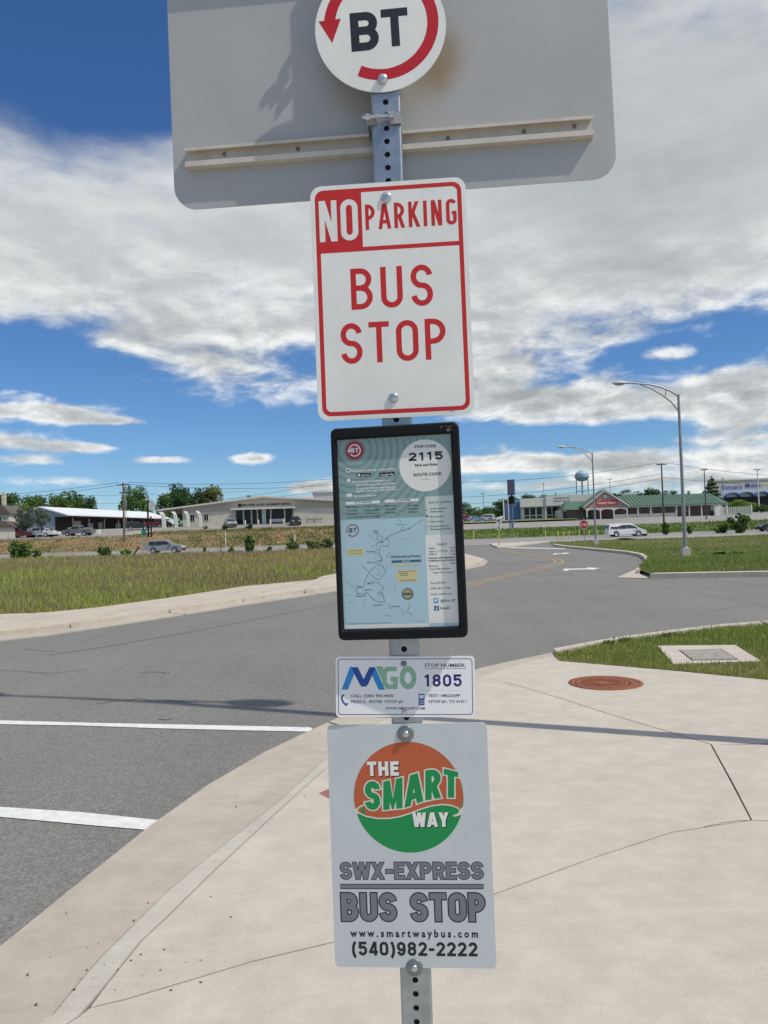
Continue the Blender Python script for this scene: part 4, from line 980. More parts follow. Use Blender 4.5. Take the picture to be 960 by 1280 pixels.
def shr(poly, d=.004):
    cx = sum(p[0] for p in poly)/len(poly); cy = sum(p[1] for p in poly)/len(poly); out = []; n = len(poly)
    a = sum(poly[i][0]*poly[(i+1)%n][1]-poly[(i+1)%n][0]*poly[i][1] for i in range(n)); sg = 1 if a > 0 else -1
    for i in range(n):
        p0, p1, p2 = Vector(poly[i-1]), Vector(poly[i]), Vector(poly[(i+1) % n]); d1 = (p1-p0).normalized(); d2 = (p2-p1).normalized()
        nn = Vector((-d1.y-d2.y, d1.x+d2.x)); nn = nn.normalized() if nn.length > .05 else Vector((-d1.y, d1.x)); out.append((p1.x+nn.x*d*sg, p1.y+nn.y*d*sg))
    return out
rgl = [ (p[0]+.005, p[1]-.004) for p in ramp]
slabA = rgl[1:]+J[1:]+J2[1:]+K1[1:]
sheet('slab', shr(slabA, .006), .026, CONC, corner, .02)
gE = [(p[0]+.006, p[1]-.004) for p in gut]
slabB = [rgl[-1]]+gE[8:]+gl([(704, 829), (760, 834), (850, 842), (960, 853)])+[(6.0, 7.2), (14, 5.6), (60, -2)]+[(60, 1.0)]+J3[:-1][::-1]+J2[::-1][1:]+J[::-1][1:-1]
sheet('slab', shr(slabB, .006), .026, CONC, corner, .02)
slabC = K1+[(ramp[0][0]+.008, ramp[0][1])]+[(p[0]+.008, p[1]) for p in r0_[::-1]]+[(60, -14)]+J3[::-1][:-1]
sheet('slab', shr(slabC, .003), .026, CONC, corner, .02)
# fine surface cracks in the strip beside the road, and grit in the gutter
gm = mat('grit', (.10, .08, .06), .95)
b = MB()
for i in range(75):
    t = rng.random(); k = rng.choice([(250, 1130), (120, 1215), (300, 1040), (360, 975), (85, 1235), (200, 1190)])
    p = gp(k[0]+rng.gauss(0, 45), k[1]+rng.gauss(0, 32)); r_ = .0010+.0045*rng.random()**2.5
    if p.x > 0: continue
    b.lathe([(r_, -.001), (r_*.9, r_*.6), (r_*.2, r_*.8)], 5, 0, Matrix.Translation((p.x, p.y, .026)))
tag(b.build('grit', gm), kind='stuff')
b = MB()
def crack(pts, w, z=.0275):
    P = []
    for (a, c_) in zip(pts, pts[1:]):
        for k in range(8): t = k/8; P.append((a[0]+(c_[0]-a[0])*t+rng.uniform(-1, 1)*w*1.2, a[1]+(c_[1]-a[1])*t+rng.uniform(-1, 1)*w*1.2))
    P.append(pts[-1])
    for q in strip(P, False, w): b.add([(p.x, p.y, z) for p in q], [(0, 1, 2, 3)])
crack(gl([(940, 1031.5), (915, 1033), (880, 1040)]), .004)
o = b.build('hairline_crack', JOINT, corner)
# rusted manhole cover
root = empty('manhole_cover', (gp(757, 857).x, gp(757, 857).y, .026), R(20), 'round rust-orange iron manhole cover set in the pale concrete', 'manhole cover')
m_ = MB(); m_.lathe([(.365, .0), (.365, .006), (.315, .007), (.312, .001)], 56); m_.build('ring', RUST, root)
m_ = MB(); m_.lathe([(.306, .0), (.306, .005), (.255, .005), (.252, .002), (.222, .002), (.219, .0055), (.075, .0055), (.072, .002), (.002, .002)], 56); m_.build('lid', RUST, root)
m_ = MB()
for k in range(40):
    a = k*math.pi*2/40
    for rr_ in (.098, .128, .158, .188):
        x, y = rr_*math.cos(a+rr_*20), rr_*math.sin(a+rr_*20); m_.box(x-.006, x+.006, y-.006, y+.006, .0055, .009)
    x, y = .237*math.cos(a), .237*math.sin(a); m_.box(x-.007, x+.007, y-.007, y+.007, .002, .0075)
tag(m_.build('tread_studs', RUST, root), kind='stuff')
# red tactile corner behind the sign
m_ = MB(); q = gl([(399, 997), (425, 985), (436, 1001), (412, 1004)]); m_.prism(q, .0262, .0275)
tag(m_.build('warning_paint', mat('red_paint', (.33, .13, .11), .8, var=.3, vscale=12)), kind='structure')
# utility pad with a lid in the grass
pc = [gp(*p, .05) for p in ((822, 807), (919, 806), (951, 826), (842, 830))]; c0 = sum(pc, Vector())/4
root = empty('utility_pad', (c0.x, c0.y, 0), 0, 'square concrete utility pad with a grey lid in the grass', 'utility box')
m_ = MB(); m_.prism([(p.x-c0.x, p.y-c0.y) for p in pc], 0, .05); m_.build('pad', CONC, root)
lc_ = [gp(*p, .053) for p in ((850, 812.5), (900, 811), (921, 824), (866, 825))]
m_ = MB(); m_.prism([(p.x-c0.x, p.y-c0.y) for p in lc_], .046, .056); m_.build('lid', TREADG, root)
m_ = MB(); q = [(p.x-c0.x, p.y-c0.y) for p in lc_]
for qq in strip(q, True, .03): m_.add([(p.x, p.y, .0525) for p in qq], [(0, 1, 2, 3)])
m_.build('lid_gap', JOINT, root)
# near grass patch with its kerb
patch = gl([(692, 822), (730, 812), (790, 801), (860, 792.5), (920, 785.5), (960, 782.5)])+[(9.5, 13.3), (16, 14.9), (60, 21.5), (60, -1.6), (14, 5.9), (6.1, 7.35)]+gl([(960, 853), (850, 842), (760, 834), (700, 829)])
sheet('verge', patch, .03, GRASSY)['kind'] = 'structure'
kb = empty('kerb', (0, 0, 0)); kb['kind'] = 'structure'
ke = edge[10:]+eR; ki = gl([(694, 821.5), (762, 806.5), (842, 796), (902, 788.5), (962, 783.6)])+[(9.5, 13.3), (16, 14.9), (60, 21.5)]
for i in range(14):
    a, b_ = i/14+.0006, (i+1)/14-.0006
    q1 = along(ke, a, b_); q2 = along(ki, a, b_); sheet('kerbstone', q1+q2[::-1], .07, CONC, kb, .07)
# ------------------------------------------------------------------ right-hand island
isl_px = [(960, 719.5), (900, 720.5), (840, 721.5), (815, 722), (799, 716), (806, 708), (810, 700), (803, 695), (785, 691.5), (740, 687), (704, 683.5), (694, 681.5)]
isl = gl(isl_px); ikerb = gl([(960, 725.5), (900, 725), (840, 725), (793, 725.5)])
dR = Vector((isl[0][0]-isl[3][0], isl[0][1]-isl[3][1])).normalized()
islR = [(isl[0][0]+dR.x*120, isl[0][1]+dR.y*120-14)]
ISL = islR+isl+[(18, 84), (24, 87.8), (190, 87.8), (190, 20)]
sheet('island', ISL, .10, GRASSY)['kind'] = 'structure'
ik = empty('island_kerb', (0, 0, 0)); ik['kind'] = 'structure'
outer = [(islR[0][0], islR[0][1]-.35)]+gl([(960, 721), (900, 722), (840, 723), (808, 723.5)]); inner = islR+isl[:4]
for i in range(16):
    a, b_ = i/16+.0008, (i+1)/16-.0008
    q1 = along(inner, a, b_); q2 = along(outer, a, b_); sheet('kerbstone', q1+q2[::-1], .15, CONCF, ik, .15)
outer = gl([(797, 718), (800, 713), (806.5, 706), (806, 700.5), (800, 696.3), (783, 692.6), (738, 688), (702, 684.4), (690, 682)]); inner = gl([(801, 716.5), (806, 712), (810, 706), (810, 700), (803, 695), (785, 691.5), (740, 687), (704, 683.5), (694, 681.5)])
for i in range(12):
    a, b_ = i/12+.001, (i+1)/12-.001
    q1 = along(inner, a, b_); q2 = along(outer, a, b_); sheet('kerbstone', q1+q2[::-1], .15, CONCF, ik, .15)
sheet('apron', gl([(771, 722.5), (793, 713), (803, 706.5), (811, 703), (815, 706), (806, 714), (799, 718), (812, 723.5)]), .02, CONCF, ik, .02)
# dark lip under the kerb, median island, markings
sheet('median_island', gl([(612, 680.5), (690, 677.2), (640, 684), (622, 685), (616, 683)]), .12, CONC, None, .12)['kind'] = 'structure'
def mark(name, px, m, z=.005):
    o = sheet(name, gl(px), z, m); o['kind'] = 'structure'; return o
mark('road_marking', [(-40, 899.5), (0, 901), (130, 904.5), (260, 907), (388, 909.8), (391, 912), (388, 915.2), (300, 913.5), (200, 911), (100, 907.5), (0, 905.8), (-40, 905)], WPAINT)
mark('road_marking', [(-60, 1006), (0, 1009.5), (100, 1016), (198, 1026), (196, 1031), (186, 1038.5), (120, 1033), (0, 1022), (-60, 1017)], WPAINT)
yc = [(483, 757), (560, 737), (640, 718.5), (680, 709.6), (696, 704.2), (699, 701.5), (694, 699), (672, 695.2), (648, 691.5), (628, 687.5)]
YC = gl(yc)
sm = []
for i in range(len(YC)-1):
    p0 = YC[max(i-1, 0)]; p1 = YC[i]; p2 = YC[i+1]; p3 = YC[min(i+2, len(YC)-1)]
    for k in range(8):
        t = k/8; sm.append(tuple(.5*((2*p1[j])+(-p0[j]+p2[j])*t+(2*p0[j]-5*p1[j]+4*p2[j]-p3[j])*t*t+(-p0[j]+3*p1[j]-3*p2[j]+p3[j])*t**3) for j in (0, 1)))
sm.append(YC[-1])
for s_ in (-1, 1):
    b = MB(); off_ = [( (q[2]+q[3])/2 if s_ > 0 else (q[0]+q[1])/2) for q in strip(sm, False, .34)]
    for q in strip([(p.x, p.y) for p in off_], False, .11): b.add([(p.x, p.y, .005) for p in q], [(0, 1, 2, 3)])
    tag(b.build('road_marking', YPAINT), kind='structure')
mark('road_marking', [(704, 712.4), (706, 711), (733, 710.6), (734, 709.4), (750, 710.2), (741, 712.3), (736, 711.8), (712, 712.2), (709, 713.5), (704, 713.2)], WPAINT)
mark('road_marking', [(691, 692.6), (693, 691.9), (703, 691.6), (704, 690.9), (713, 691.2), (708, 692.4), (704, 692.2), (696, 692.6), (694, 693.3), (691, 693.2)], WPAINT)
mark('road_marking', [(632, 684.6), (640, 684.1), (707, 685.6), (706, 686.3), (645, 685.1)], WPAINT)
SEAM = mat('asphalt_seam', (.075, .074, .073), .9)
b = MB(); sp = []
for (x, y) in [(61, 819), (130, 809), (210, 795), (300, 778), (360, 766), (418, 755), (520, 735), (560, 728)]: sp.append(gp(x, y+rng.uniform(-.3, .3)))
for q in strip([(p.x, p.y) for p in sp], False, .022): b.add([(p.x, p.y, .0035) for p in q], [(0, 1, 2, 3)])
tag(b.build('asphalt_seam', SEAM), kind='structure')
b = MB()
pts = [gp(*p) for p in [(0, 1192), (95, 1114), (190, 1037), (262, 986), (330, 946), (390, 917), (450, 890), (540, 860), (605, 838), (650, 828), (690, 820), (760, 806), (840, 795)]]
pp = [(p.x-.012, p.y+.01) for p in pts]
jj = []
for a, c_ in zip(pp, pp[1:]):
    for k in range(14): t = k/14; jj.append((a[0]+(c_[0]-a[0])*t+rng.gauss(0, .004), a[1]+(c_[1]-a[1])*t+rng.gauss(0, .004)))
for q in strip(jj, False, .028): b.add([(p.x, p.y, .003) for p in q], [(0, 1, 2, 3)])
tag(b.build('road_edge_dirt', JOINT), kind='structure')
b = MB()
def rcrack(pts, w, z=.0035):
    P = []
    for (a, c_) in zip(pts, pts[1:]):
        for k in range(7): t = k/7; P.append((a[0]+(c_[0]-a[0])*t+rng.gauss(0, .02), a[1]+(c_[1]-a[1])*t+rng.gauss(0, .02)))
    P.append(pts[-1])
    for q in strip(P, False, w): b.add([(p.x, p.y, z) for p in q], [(0, 1, 2, 3)])
for c_ in ([(0, 838), (60, 842), (110, 838)], [(30, 812), (70, 815)], [(175, 841), (200, 840), (212, 842)], [(195, 900), (215, 899)], [(120, 880), (170, 874), (230, 877)], [(745, 742), (752, 735), (764, 731)], [(620, 770), (680, 765), (760, 768)], [(880, 765), (920, 758), (960, 756)], [(720, 748), (800, 745)]): rcrack(gl(c_), .012)
tag(b.build('asphalt_crack', SEAM), kind='structure')
# lots and banks
drape('embankment', -220, -6, 111.5, 129, BANKR, .03)
drape('verge_bank', 2, 240, 111.5, 126, LAWN, .035)
drape('parking_lot', -220, -44, 128.5, 230, LOT, .05); drape('parking_lot', -44, 2, 143, 230, LOT, .05)
drape('lot_bank', -44, 2, 128.5, 143, BANKR, .03)
drape('parking_lot', 10, 240, 126, 240, LOT, .05)
def kerbline(name, pts, h, w, m):
    b = MB()
    for (a, c_) in zip(pts, pts[1:]):
        za, zc = T(*a), T(*c_); d = Vector((c_[0]-a[0], c_[1]-a[1])).normalized(); nn = Vector((-d.y, d.x))*w/2
        v = []
        for (p, z) in ((a, za), (c_, zc)):
            for s_ in (-1, 1):
                for hh in (-.05, h): v.append((p[0]+nn.x*s_, p[1]+nn.y*s_, z+hh))
        b.add(v, [(0, 1, 5, 4), (2, 6, 7, 3), (1, 3, 7, 5), (0, 2, 3, 1), (4, 5, 7, 6)])
    return tag(b.build(name, m), kind='structure')
KW = mat('kerb_white', (.50, .48, .43), .8, var=.15, vscale=.5)
kerbline('lot_kerb', [(-220, 129), (-100, 129), (-44, 129.6), (-43, 142.5), (-20, 143), (4, 143.5)], .25, .5, KW)
kerbline('cross_road_kerb', [(-160, 87.9), (-90, 87.9), (-30, 87.9), (-8, 87.9)], .15, 1.2, CONCF)
kerbline('cross_road_kerb', [(-160, 111.3), (-8, 111.3), (40, 111.3), (100, 111.3), (200, 111.3)], .18, .6, KW)
kerbline('lot_kerb', [(12, 126), (60, 126), (120, 126), (200, 126)], .2, .6, KW)

# ------------------------------------------------------------------ grass
GRASS = mat('grass_blade', (.1, .16, .04), .75, attr=True, spec=.25, trans=.35)
def inpoly(px, py, poly):
    r_ = np.zeros(len(px), bool); n = len(poly); j = n-1
    for i in range(n):
        xi, yi = poly[i]; xj, yj = poly[j]
        c_ = ((yi > py) != (yj > py)) & (px < (xj-xi)*(py-yi)/(yj-yi+1e-12)+xi); r_ ^= c_; j = i
    return r_
def meshtri(name, V, F, col, m, kind='stuff', parent=None):
    me = bpy.data.meshes.new(name); nv = len(V); nf = len(F); k = F.shape[1]
    me.vertices.add(nv); me.vertices.foreach_set('co', V.astype(np.float32).ravel())
    me.loops.add(nf*k); me.loops.foreach_set('vertex_index', F.astype(np.int32).ravel())
    me.polygons.add(nf); me.polygons.foreach_set('loop_start', (np.arange(nf)*k).astype(np.int32)); me.polygons.foreach_set('loop_total', np.full(nf, k, np.int32))
    me.update(calc_edges=True); me.materials.append(m)
    at_ = me.attributes.new('tint', 'FLOAT_COLOR', 'POINT'); at_.data.foreach_set('color', np.concatenate([col, np.ones((nv, 1))], 1).astype(np.float32).ravel())
    o = bpy.data.objects.new(name, me); C.objects.link(o)
    if kind: o['kind'] = kind
    if parent is not None: o.parent = parent
    return o
def noise2(x, y, s, seed=0):
    r_ = np.random.default_rng(seed); out = 0
    for k in range(5):
        a, b_, c_ = r_.uniform(0, 6.28, 3); f = s*(1.7**k); out = out+np.sin(x*f*np.cos(a)+y*f*np.sin(a)+b_)*np.cos(x*f*np.sin(c_)-y*f*np.cos(c_)*.8+a)/(1.3**k)
    return out
def grass(name, poly, n, ymax, hlo, hhi, wid, pal, zf, pw=1.5, xlim=None, seed=1, lean=.5, hn=None, qa=None):
    g = np.random.default_rng(seed); P = np.array(poly)
    x0, x1 = P[:, 0].min(), P[:, 0].max(); y0, y1 = P[:, 1].min(), min(ymax, P[:, 1].max())
    X_ = []; Y_ = []; tot = 0
    while tot < n:
        u = g.random(n*2); y0c = max(y0, 3.0)
        yy = (y0c**(1-pw)+u*(y1**(1-pw)-y0c**(1-pw)))**(1/(1-pw))
        lim0 = np.maximum(x0, -.62*yy-1.5); lim1 = np.minimum(x1, .62*yy+1.5)
        xx = lim0+g.random(n*2)*(lim1-lim0); ok = (lim1 > lim0) & inpoly(xx, yy, poly)
        X_.append(xx[ok]); Y_.append(yy[ok]); tot += ok.sum()
    x = np.concatenate(X_)[:n]; y = np.concatenate(Y_)[:n]
    nz = noise2(x, y, .35, seed+5)*.7+noise2(x, y*.6, .11, seed+6)*.7; nz2 = noise2(x, y, 1.6, seed+9)
    keep = (nz2+g.normal(0, .8, n)) > -1.5; x, y, nz, nz2 = x[keep], y[keep], nz[keep], nz2[keep]; n = len(x)
    h = g.uniform(hlo, hhi, n)*(1+.35*np.clip(nz, -1, 1))*(1+.15*np.clip(nz2, -1, 1)); h *= g.choice([.6, .85, 1, 1.25], n)
    if hn is not None: h *= hn(x, y)
    w = wid*(1+y*.09)*g.uniform(.6, 1.4, n)
    ang = g.uniform(0, 6.283, n); la = g.uniform(0, 6.283, n); ll = h*lean*g.uniform(.1, 1, n)
    z = zf(x, y)
    dx, dy = np.cos(ang)*w/2, np.sin(ang)*w/2
    mx_, my_ = x+np.cos(la)*ll*.35, y+np.sin(la)*ll*.35
    V = np.empty((n, 5, 3))
    V[:, 0] = np.stack([x-dx, y-dy, z], 1); V[:, 1] = np.stack([x+dx, y+dy, z], 1)
    V[:, 2] = np.stack([mx_+dx*.8, my_+dy*.8, z+h*.6], 1); V[:, 3] = np.stack([mx_-dx*.8, my_-dy*.8, z+h*.6], 1)
    V[:, 4] = np.stack([x+np.cos(la)*ll, y+np.sin(la)*ll, z+h], 1)
    F = (np.arange(n)*5)[:, None, None]+np.array([[0, 1, 2], [0, 2, 3], [3, 2, 4]])[None]
    pal = np.array(pal); q = (nz*1.2+nz2*.45+g.normal(0, .6, n)); q = q if qa is None else q+qa(x, y); q = (q-q.min())/(q.max()-q.min())*(len(pal)-1)
    i0 = np.clip(q.astype(int), 0, len(pal)-2); t = np.clip(q-i0, 0, 1)[:, None]; c_ = pal[i0]*(1-t)+pal[i0+1]*t
    c_ = c_*1.45*g.uniform(.75, 1.25, (n, 1)); cc = np.repeat(c_[:, None, :], 5, 1)
    return meshtri(name, V.reshape(-1, 3), F.reshape(-1, 3), cc.reshape(-1, 3), GRASS)
PG = [(.27, .20, .11), (.30, .26, .11), (.20, .23, .06), (.14, .19, .035), (.20, .25, .05), (.32, .31, .11)]
PM = [(.26, .18, .12), (.24, .18, .11), (.28, .23, .10), (.24, .24, .075), (.25, .30, .06), (.19, .25, .05)]
zc = lambda v: (lambda x, y: np.full(len(x), v))
padc = np.array([c0.x, c0.y])
def pad_clear(x, y):
    q = [(p.x, p.y) for p in pc]; return np.where(inpoly(x, y, q), .12, 1.0)
grass('grass', patch, 70000, 16, .016, .050, .0045, PG, zc(.028), 1.3, seed=3, hn=pad_clear)
grass('tall_grass', patch, 700, 16, .06, .13, .004, [(.12, .16, .04), (.2, .2, .07)], zc(.028), 1.3, seed=4, hn=pad_clear)
fnear = LIN[1:8]+[(-30, 40), (-40, 20)]
def field_h(x, y):
    return 1+np.clip((y-20)/40, 0, .8)
def vT(x, y): return np.array([T(a, b_) for a, b_ in zip(x, y)])
def near_edge(x, y):
    L_ = np.array(LIN); d = np.full(len(x), 1e9)
    for a, c_ in zip(L_, L_[1:]):
        ab = c_-a; t = np.clip(((x-a[0])*ab[0]+(y-a[1])*ab[1])/(ab@ab), 0, 1); d = np.minimum(d, np.hypot(x-a[0]-t*ab[0], y-a[1]-t*ab[1]))
    return np.where(d < 1.2, .35+.3*d, 1.0)*(1+np.clip((y-25)/60, 0, .6))
grass('meadow_grass', field, 210000, 87, .09, .26, .007, PM, zc(.01), 1.6, seed=6, lean=.7, hn=near_edge, qa=lambda x, y: np.clip((30-y)/10, -1.6, 1.6)-x*.03)
PS = [(.20, .135, .10), (.26, .20, .12), (.17, .125, .10), (.28, .24, .14)]
grass('seed_heads', field, 22000, 87, .2, .38, .005, PS, zc(.01), 1.1, seed=8, lean=.3, hn=near_edge)
grass('island_grass', ISL, 110000, 87, .05, .15, .007, [(.22, .17, .10), (.22, .20, .09), (.17, .20, .06), (.13, .19, .04), (.10, .17, .03)], zc(.098), 1.6, seed=12, lean=.7)
bank_poly = [(-130, 112), (-130, 128), (-6, 128), (-6, 143), (-44, 143), (-44, 128), (-130, 128.1)]
grass('bank_grass', [(-130, 112), (-6, 112), (-6, 142.5), (-43, 142.5), (-44, 128.4), (-130, 128.4)], 26000, 143, .08, .26, .010, [(.20, .12, .055), (.17, .13, .06), (.11, .11, .035), (.08, .105, .025), (.15, .15, .05)], vT, 1.2, seed=14, lean=.7)
grass('bank_grass', [(3, 112), (110, 112), (110, 125.5), (3, 125.5)], 30000, 126, .1, .3, .010, [(.12, .15, .04), (.09, .15, .025), (.08, .13, .03)], vT, 1.2, seed=15, lean=.7)

# ------------------------------------------------------------------ street lamps
LAMPM = mat('lamp_pole_steel', (.36, .36, .35), .5, metal=.5, var=.2, vscale=3)
LAMPH = mat('lamp_head_grey', (.55, .56, .56), .45)
GLASSL = mat('lamp_lens', (.6, .6, .58), .2)
def street_lamp(loc, dirs, h, label, arm=2.75, rz=0.0, group='curved-arm street lamps', sc=1.0, base=True):
    root = empty('street_lamp', loc, rz, label, 'street lamp', group); root.scale = (sc, sc, sc)
    m_ = MB()
    if base: m_.box(-.19, .19, -.19, .19, -.15, .40); m_.box(-.16, .16, -.16, .16, .40, .44)
    else: m_.lathe([(.3, -.1), (.3, .12), (.001, .12)], 16)
    m_.build('base', CONC, root)
    m_ = MB(); m_.tube([(0, 0, .3), (0, 0, h)], [.09, .055], 12); m_.lathe([(.15, .44), (.15, .48), (.11, .49)], 12); m_.build('pole', LAMPM, root)
    for dx, dy in dirs:
        k = arm/2.75
        def q(x, z): return (dx*x*k, dy*x*k, z)
        m_ = MB()
        m_.tube([q(.0, h-.08), q(.35, h+.16), q(.8, h+.37), q(1.3, h+.50), q(1.9, h+.57), q(2.35, h+.60)], .038, 8)
        m_.build('arm', LAMPM, root)
        m_ = MB(); m_.tube([q(.0, h-.78), q(.35, h-.32), q(.8, h+.05), q(1.25, h+.33), q(1.7, h+.53)], .034, 8); m_.tube([q(.55, h+.22), q(.6, h-.08)], .02, 6); m_.build('brace', LAMPM, root)
        m_ = MB(); M_ = Matrix.Translation(Vector(q(2.62, h+.60))) @ Matrix(((dx, -dy, 0, 0), (dy, dx, 0, 0), (0, 0, 1, 0), (0, 0, 0, 1)))
        prof = [(-.38, .03, .03), (-.3, .09, .07), (-.1, .16, .10), (.15, .17, .10), (.3, .12, .07), (.36, .04, .03)]
        v = []
        for x_, w_, h_ in prof:
            for a in range(12): t = a*math.pi/6; v.append(M_ @ Vector((x_, w_*math.cos(t), h_*math.sin(t)*(1 if math.sin(t) > 0 else .6))))
        f = [(i*12+a, i*12+(a+1) % 12, (i+1)*12+(a+1) % 12, (i+1)*12+a) for i in range(5) for a in range(12)]+[tuple(range(12))[::-1], tuple(range(60, 72))]
        m_.add(v, f, 0, True); hd = m_.build('lamp_head', LAMPH, root)
        m_ = MB(); v = [M_ @ Vector((.28*math.cos(t)*.8+.05, .13*math.sin(t), -.07)) for t in [i*math.pi/6 for i in range(12)]]; m_.add(v+[M_ @ Vector((.05, 0, -.12))], [(i, 12, (i+1) % 12) for i in range(12)], 0, True); m_.build('lens', GLASSL, hd)
    return root
p = gp(857, 697, .1); street_lamp((p.x, p.y, .1), [(-1, 0)], 7.42, 'tall grey street lamp on a concrete foot in the near grass island')
p = gp(745, 681, .1); street_lamp((p.x, p.y, .1), [(-1, 0)], 7.95, 'smaller-looking street lamp beside the red octagonal sign, at the island tip')
street_lamp((3.33, 5.26, 0.02), [(-.96, .27), (.96, -.27)], 8.9, 'twin-arm street lamp beside the pavement whose shadow crosses the road', arm=1.75, sc=1.0, group=None, base=False)

# ------------------------------------------------------------------ trees and shrubs
LEAF = mat('leaf', (.06, .1, .03), .7, attr=True, spec=.2, trans=.3)
BARK = mat('bark', (.11, .085, .06), .9, col2=(.06, .05, .04), vscale=8, bump=.5, bscale=20)
def crown(name, clumps, n, leaf, pal, seed, parent=None, up=.25, kind=None):
    """clumps: (x, y, z, rx, ry, rz)"""
    g = np.random.default_rng(seed); cl = np.array(clumps); vol = (cl[:, 3]*cl[:, 4]*cl[:, 5])**(2/3); ci = g.choice(len(cl), n, p=vol/vol.sum())
    d = g.normal(size=(n, 3)); d /= np.linalg.norm(d, axis=1)[:, None]; rr_ = g.uniform(.25, 1.0, n)**.45*g.uniform(.85, 1.12, n)
    p = cl[ci, :3]+d*cl[ci, 3:]*rr_[:, None]
    nr = d+g.normal(0, .7, (n, 3))+np.array([0, 0, up]); nr /= np.linalg.norm(nr, axis=1)[:, None]
    t1 = np.cross(nr, g.normal(size=(n, 3))); t1 /= np.linalg.norm(t1, axis=1)[:, None]; t2 = np.cross(nr, t1)
    s1 = leaf*g.uniform(.5, 1.3, n)[:, None]; s2 = s1*g.uniform(.35, .9, n)[:, None]
    V = np.stack([p-t1*s1, p+t2*s2+nr*s1*.15, p+t1*s1, p-t2*s2-nr*s1*.1], 1); F = (np.arange(n)*4)[:, None]+np.arange(4)[None]
    pal = np.array(pal); ct = g.uniform(0, 1, len(cl)); q = np.clip(ct[ci]*.55+g.uniform(0, 1, n)*.45, 0, .999)*(len(pal)-1); i0 = q.astype(int); t = (q-i0)[:, None]
    c_ = (pal[i0]*(1-t)+pal[i0+1]*t)*1.5*g.uniform(.7, 1.3, (n, 1))
    return meshtri(name, V.reshape(-1, 3), F, np.repeat(c_[:, None, :], 4, 1).reshape(-1, 3), LEAF, kind, parent)
PALS = {'green': [(.035, .065, .018), (.06, .11, .025), (.09, .15, .03)], 'dark': [(.018, .04, .018), (.03, .065, .022), (.05, .09, .03)],
        'olive': [(.09, .10, .035), (.13, .14, .05), (.16, .155, .07)], 'bright': [(.08, .14, .025), (.13, .21, .04), (.17, .24, .05)],
        'blue': [(.045, .07, .05), (.07, .10, .07), (.10, .13, .09)], 'conifer': [(.015, .035, .02), (.022, .05, .025), (.035, .065, .03)]}
def tree_proto(kind, seed):
    """unit tree: 1 tall, about 1 wide"""
    g = random.Random(seed); root = empty('tree', (0, -500, -100))
    m_ = MB(); 
    if kind == 'conifer':
        m_.tube([(0, 0, 0), (0, 0, .5), (0, 0, .98)], [.03, .018, .004], 8)
        cl = []
        for k in range(9):
            z = .12+k*.095; r_ = .40*(1-k/9.6)+.02
            for j in range(7):
                a = j*.9+k*.5+g.uniform(-.2, .2); cl.append((math.cos(a)*r_*.62, math.sin(a)*r_*.62, z+g.uniform(-.02, .02)-r_*.06, r_*.46, r_*.46, .045))
        cl += [(0, 0, .95, .03, .03, .06)]
    else:
        m_.tube([(0, 0, 0), (.01, 0, .2), (0, .01, .45), (0, 0, .75)], [.035, .028, .02, .008], 8)
        cl = []
        for k in range(26):
            a = g.uniform(0, 6.28); z = g.uniform(.22, .93); rm = .40*math.sin(math.pi*min(1, max(.12, (z-.10)/.95)))**.6
            r_ = g.uniform(.35, 1)*rm; q = g.uniform(.10, .19)
            x, y = math.cos(a)*r_, math.sin(a)*r_
            cl.append((x, y, z, q*1.05, q*1.05, q*.75)); m_.tube([(0, 0, max(.15, z-.28)), (x*.5, y*.5, z-.10), (x, y, z)], [.012, .007, .003], 5)
        cl.append((0, 0, .62, .24, .24, .24))
    m_.build('trunk', BARK, root)
    return root, cl
TPROTO = {}
def tree(kind, px, ytop, wpx, Y, label, var=0, ybase=None, name='tree', cat='tree', group='trees beyond the buildings', n=2600):
    b = W(px, 640, Y); x = b.x; z0 = T(x, Y) if ybase is None else W(px, ybase, Y).z
    zt = W(px, ytop, Y).z; h = zt-z0; w = wpx*Y/960
    key = (kind, var)
    if key not in TPROTO:
        root, cl = tree_proto('conifer' if kind == 'conifer' else 'b', var*7+len(kind)); cr_ = crown('crown', cl, n, .030 if kind != 'conifer' else .026, PALS[kind], var+3, root); TPROTO[key] = root; o = root
    else: o = copy_tree(TPROTO[key])
    o.name = name; o.location = (x, Y, z0-.05); o.scale = (w*1.3, w*1.3, h); o.rotation_euler = (0, 0, rng.uniform(0, 6))
    tag(o, label, cat, group); return o
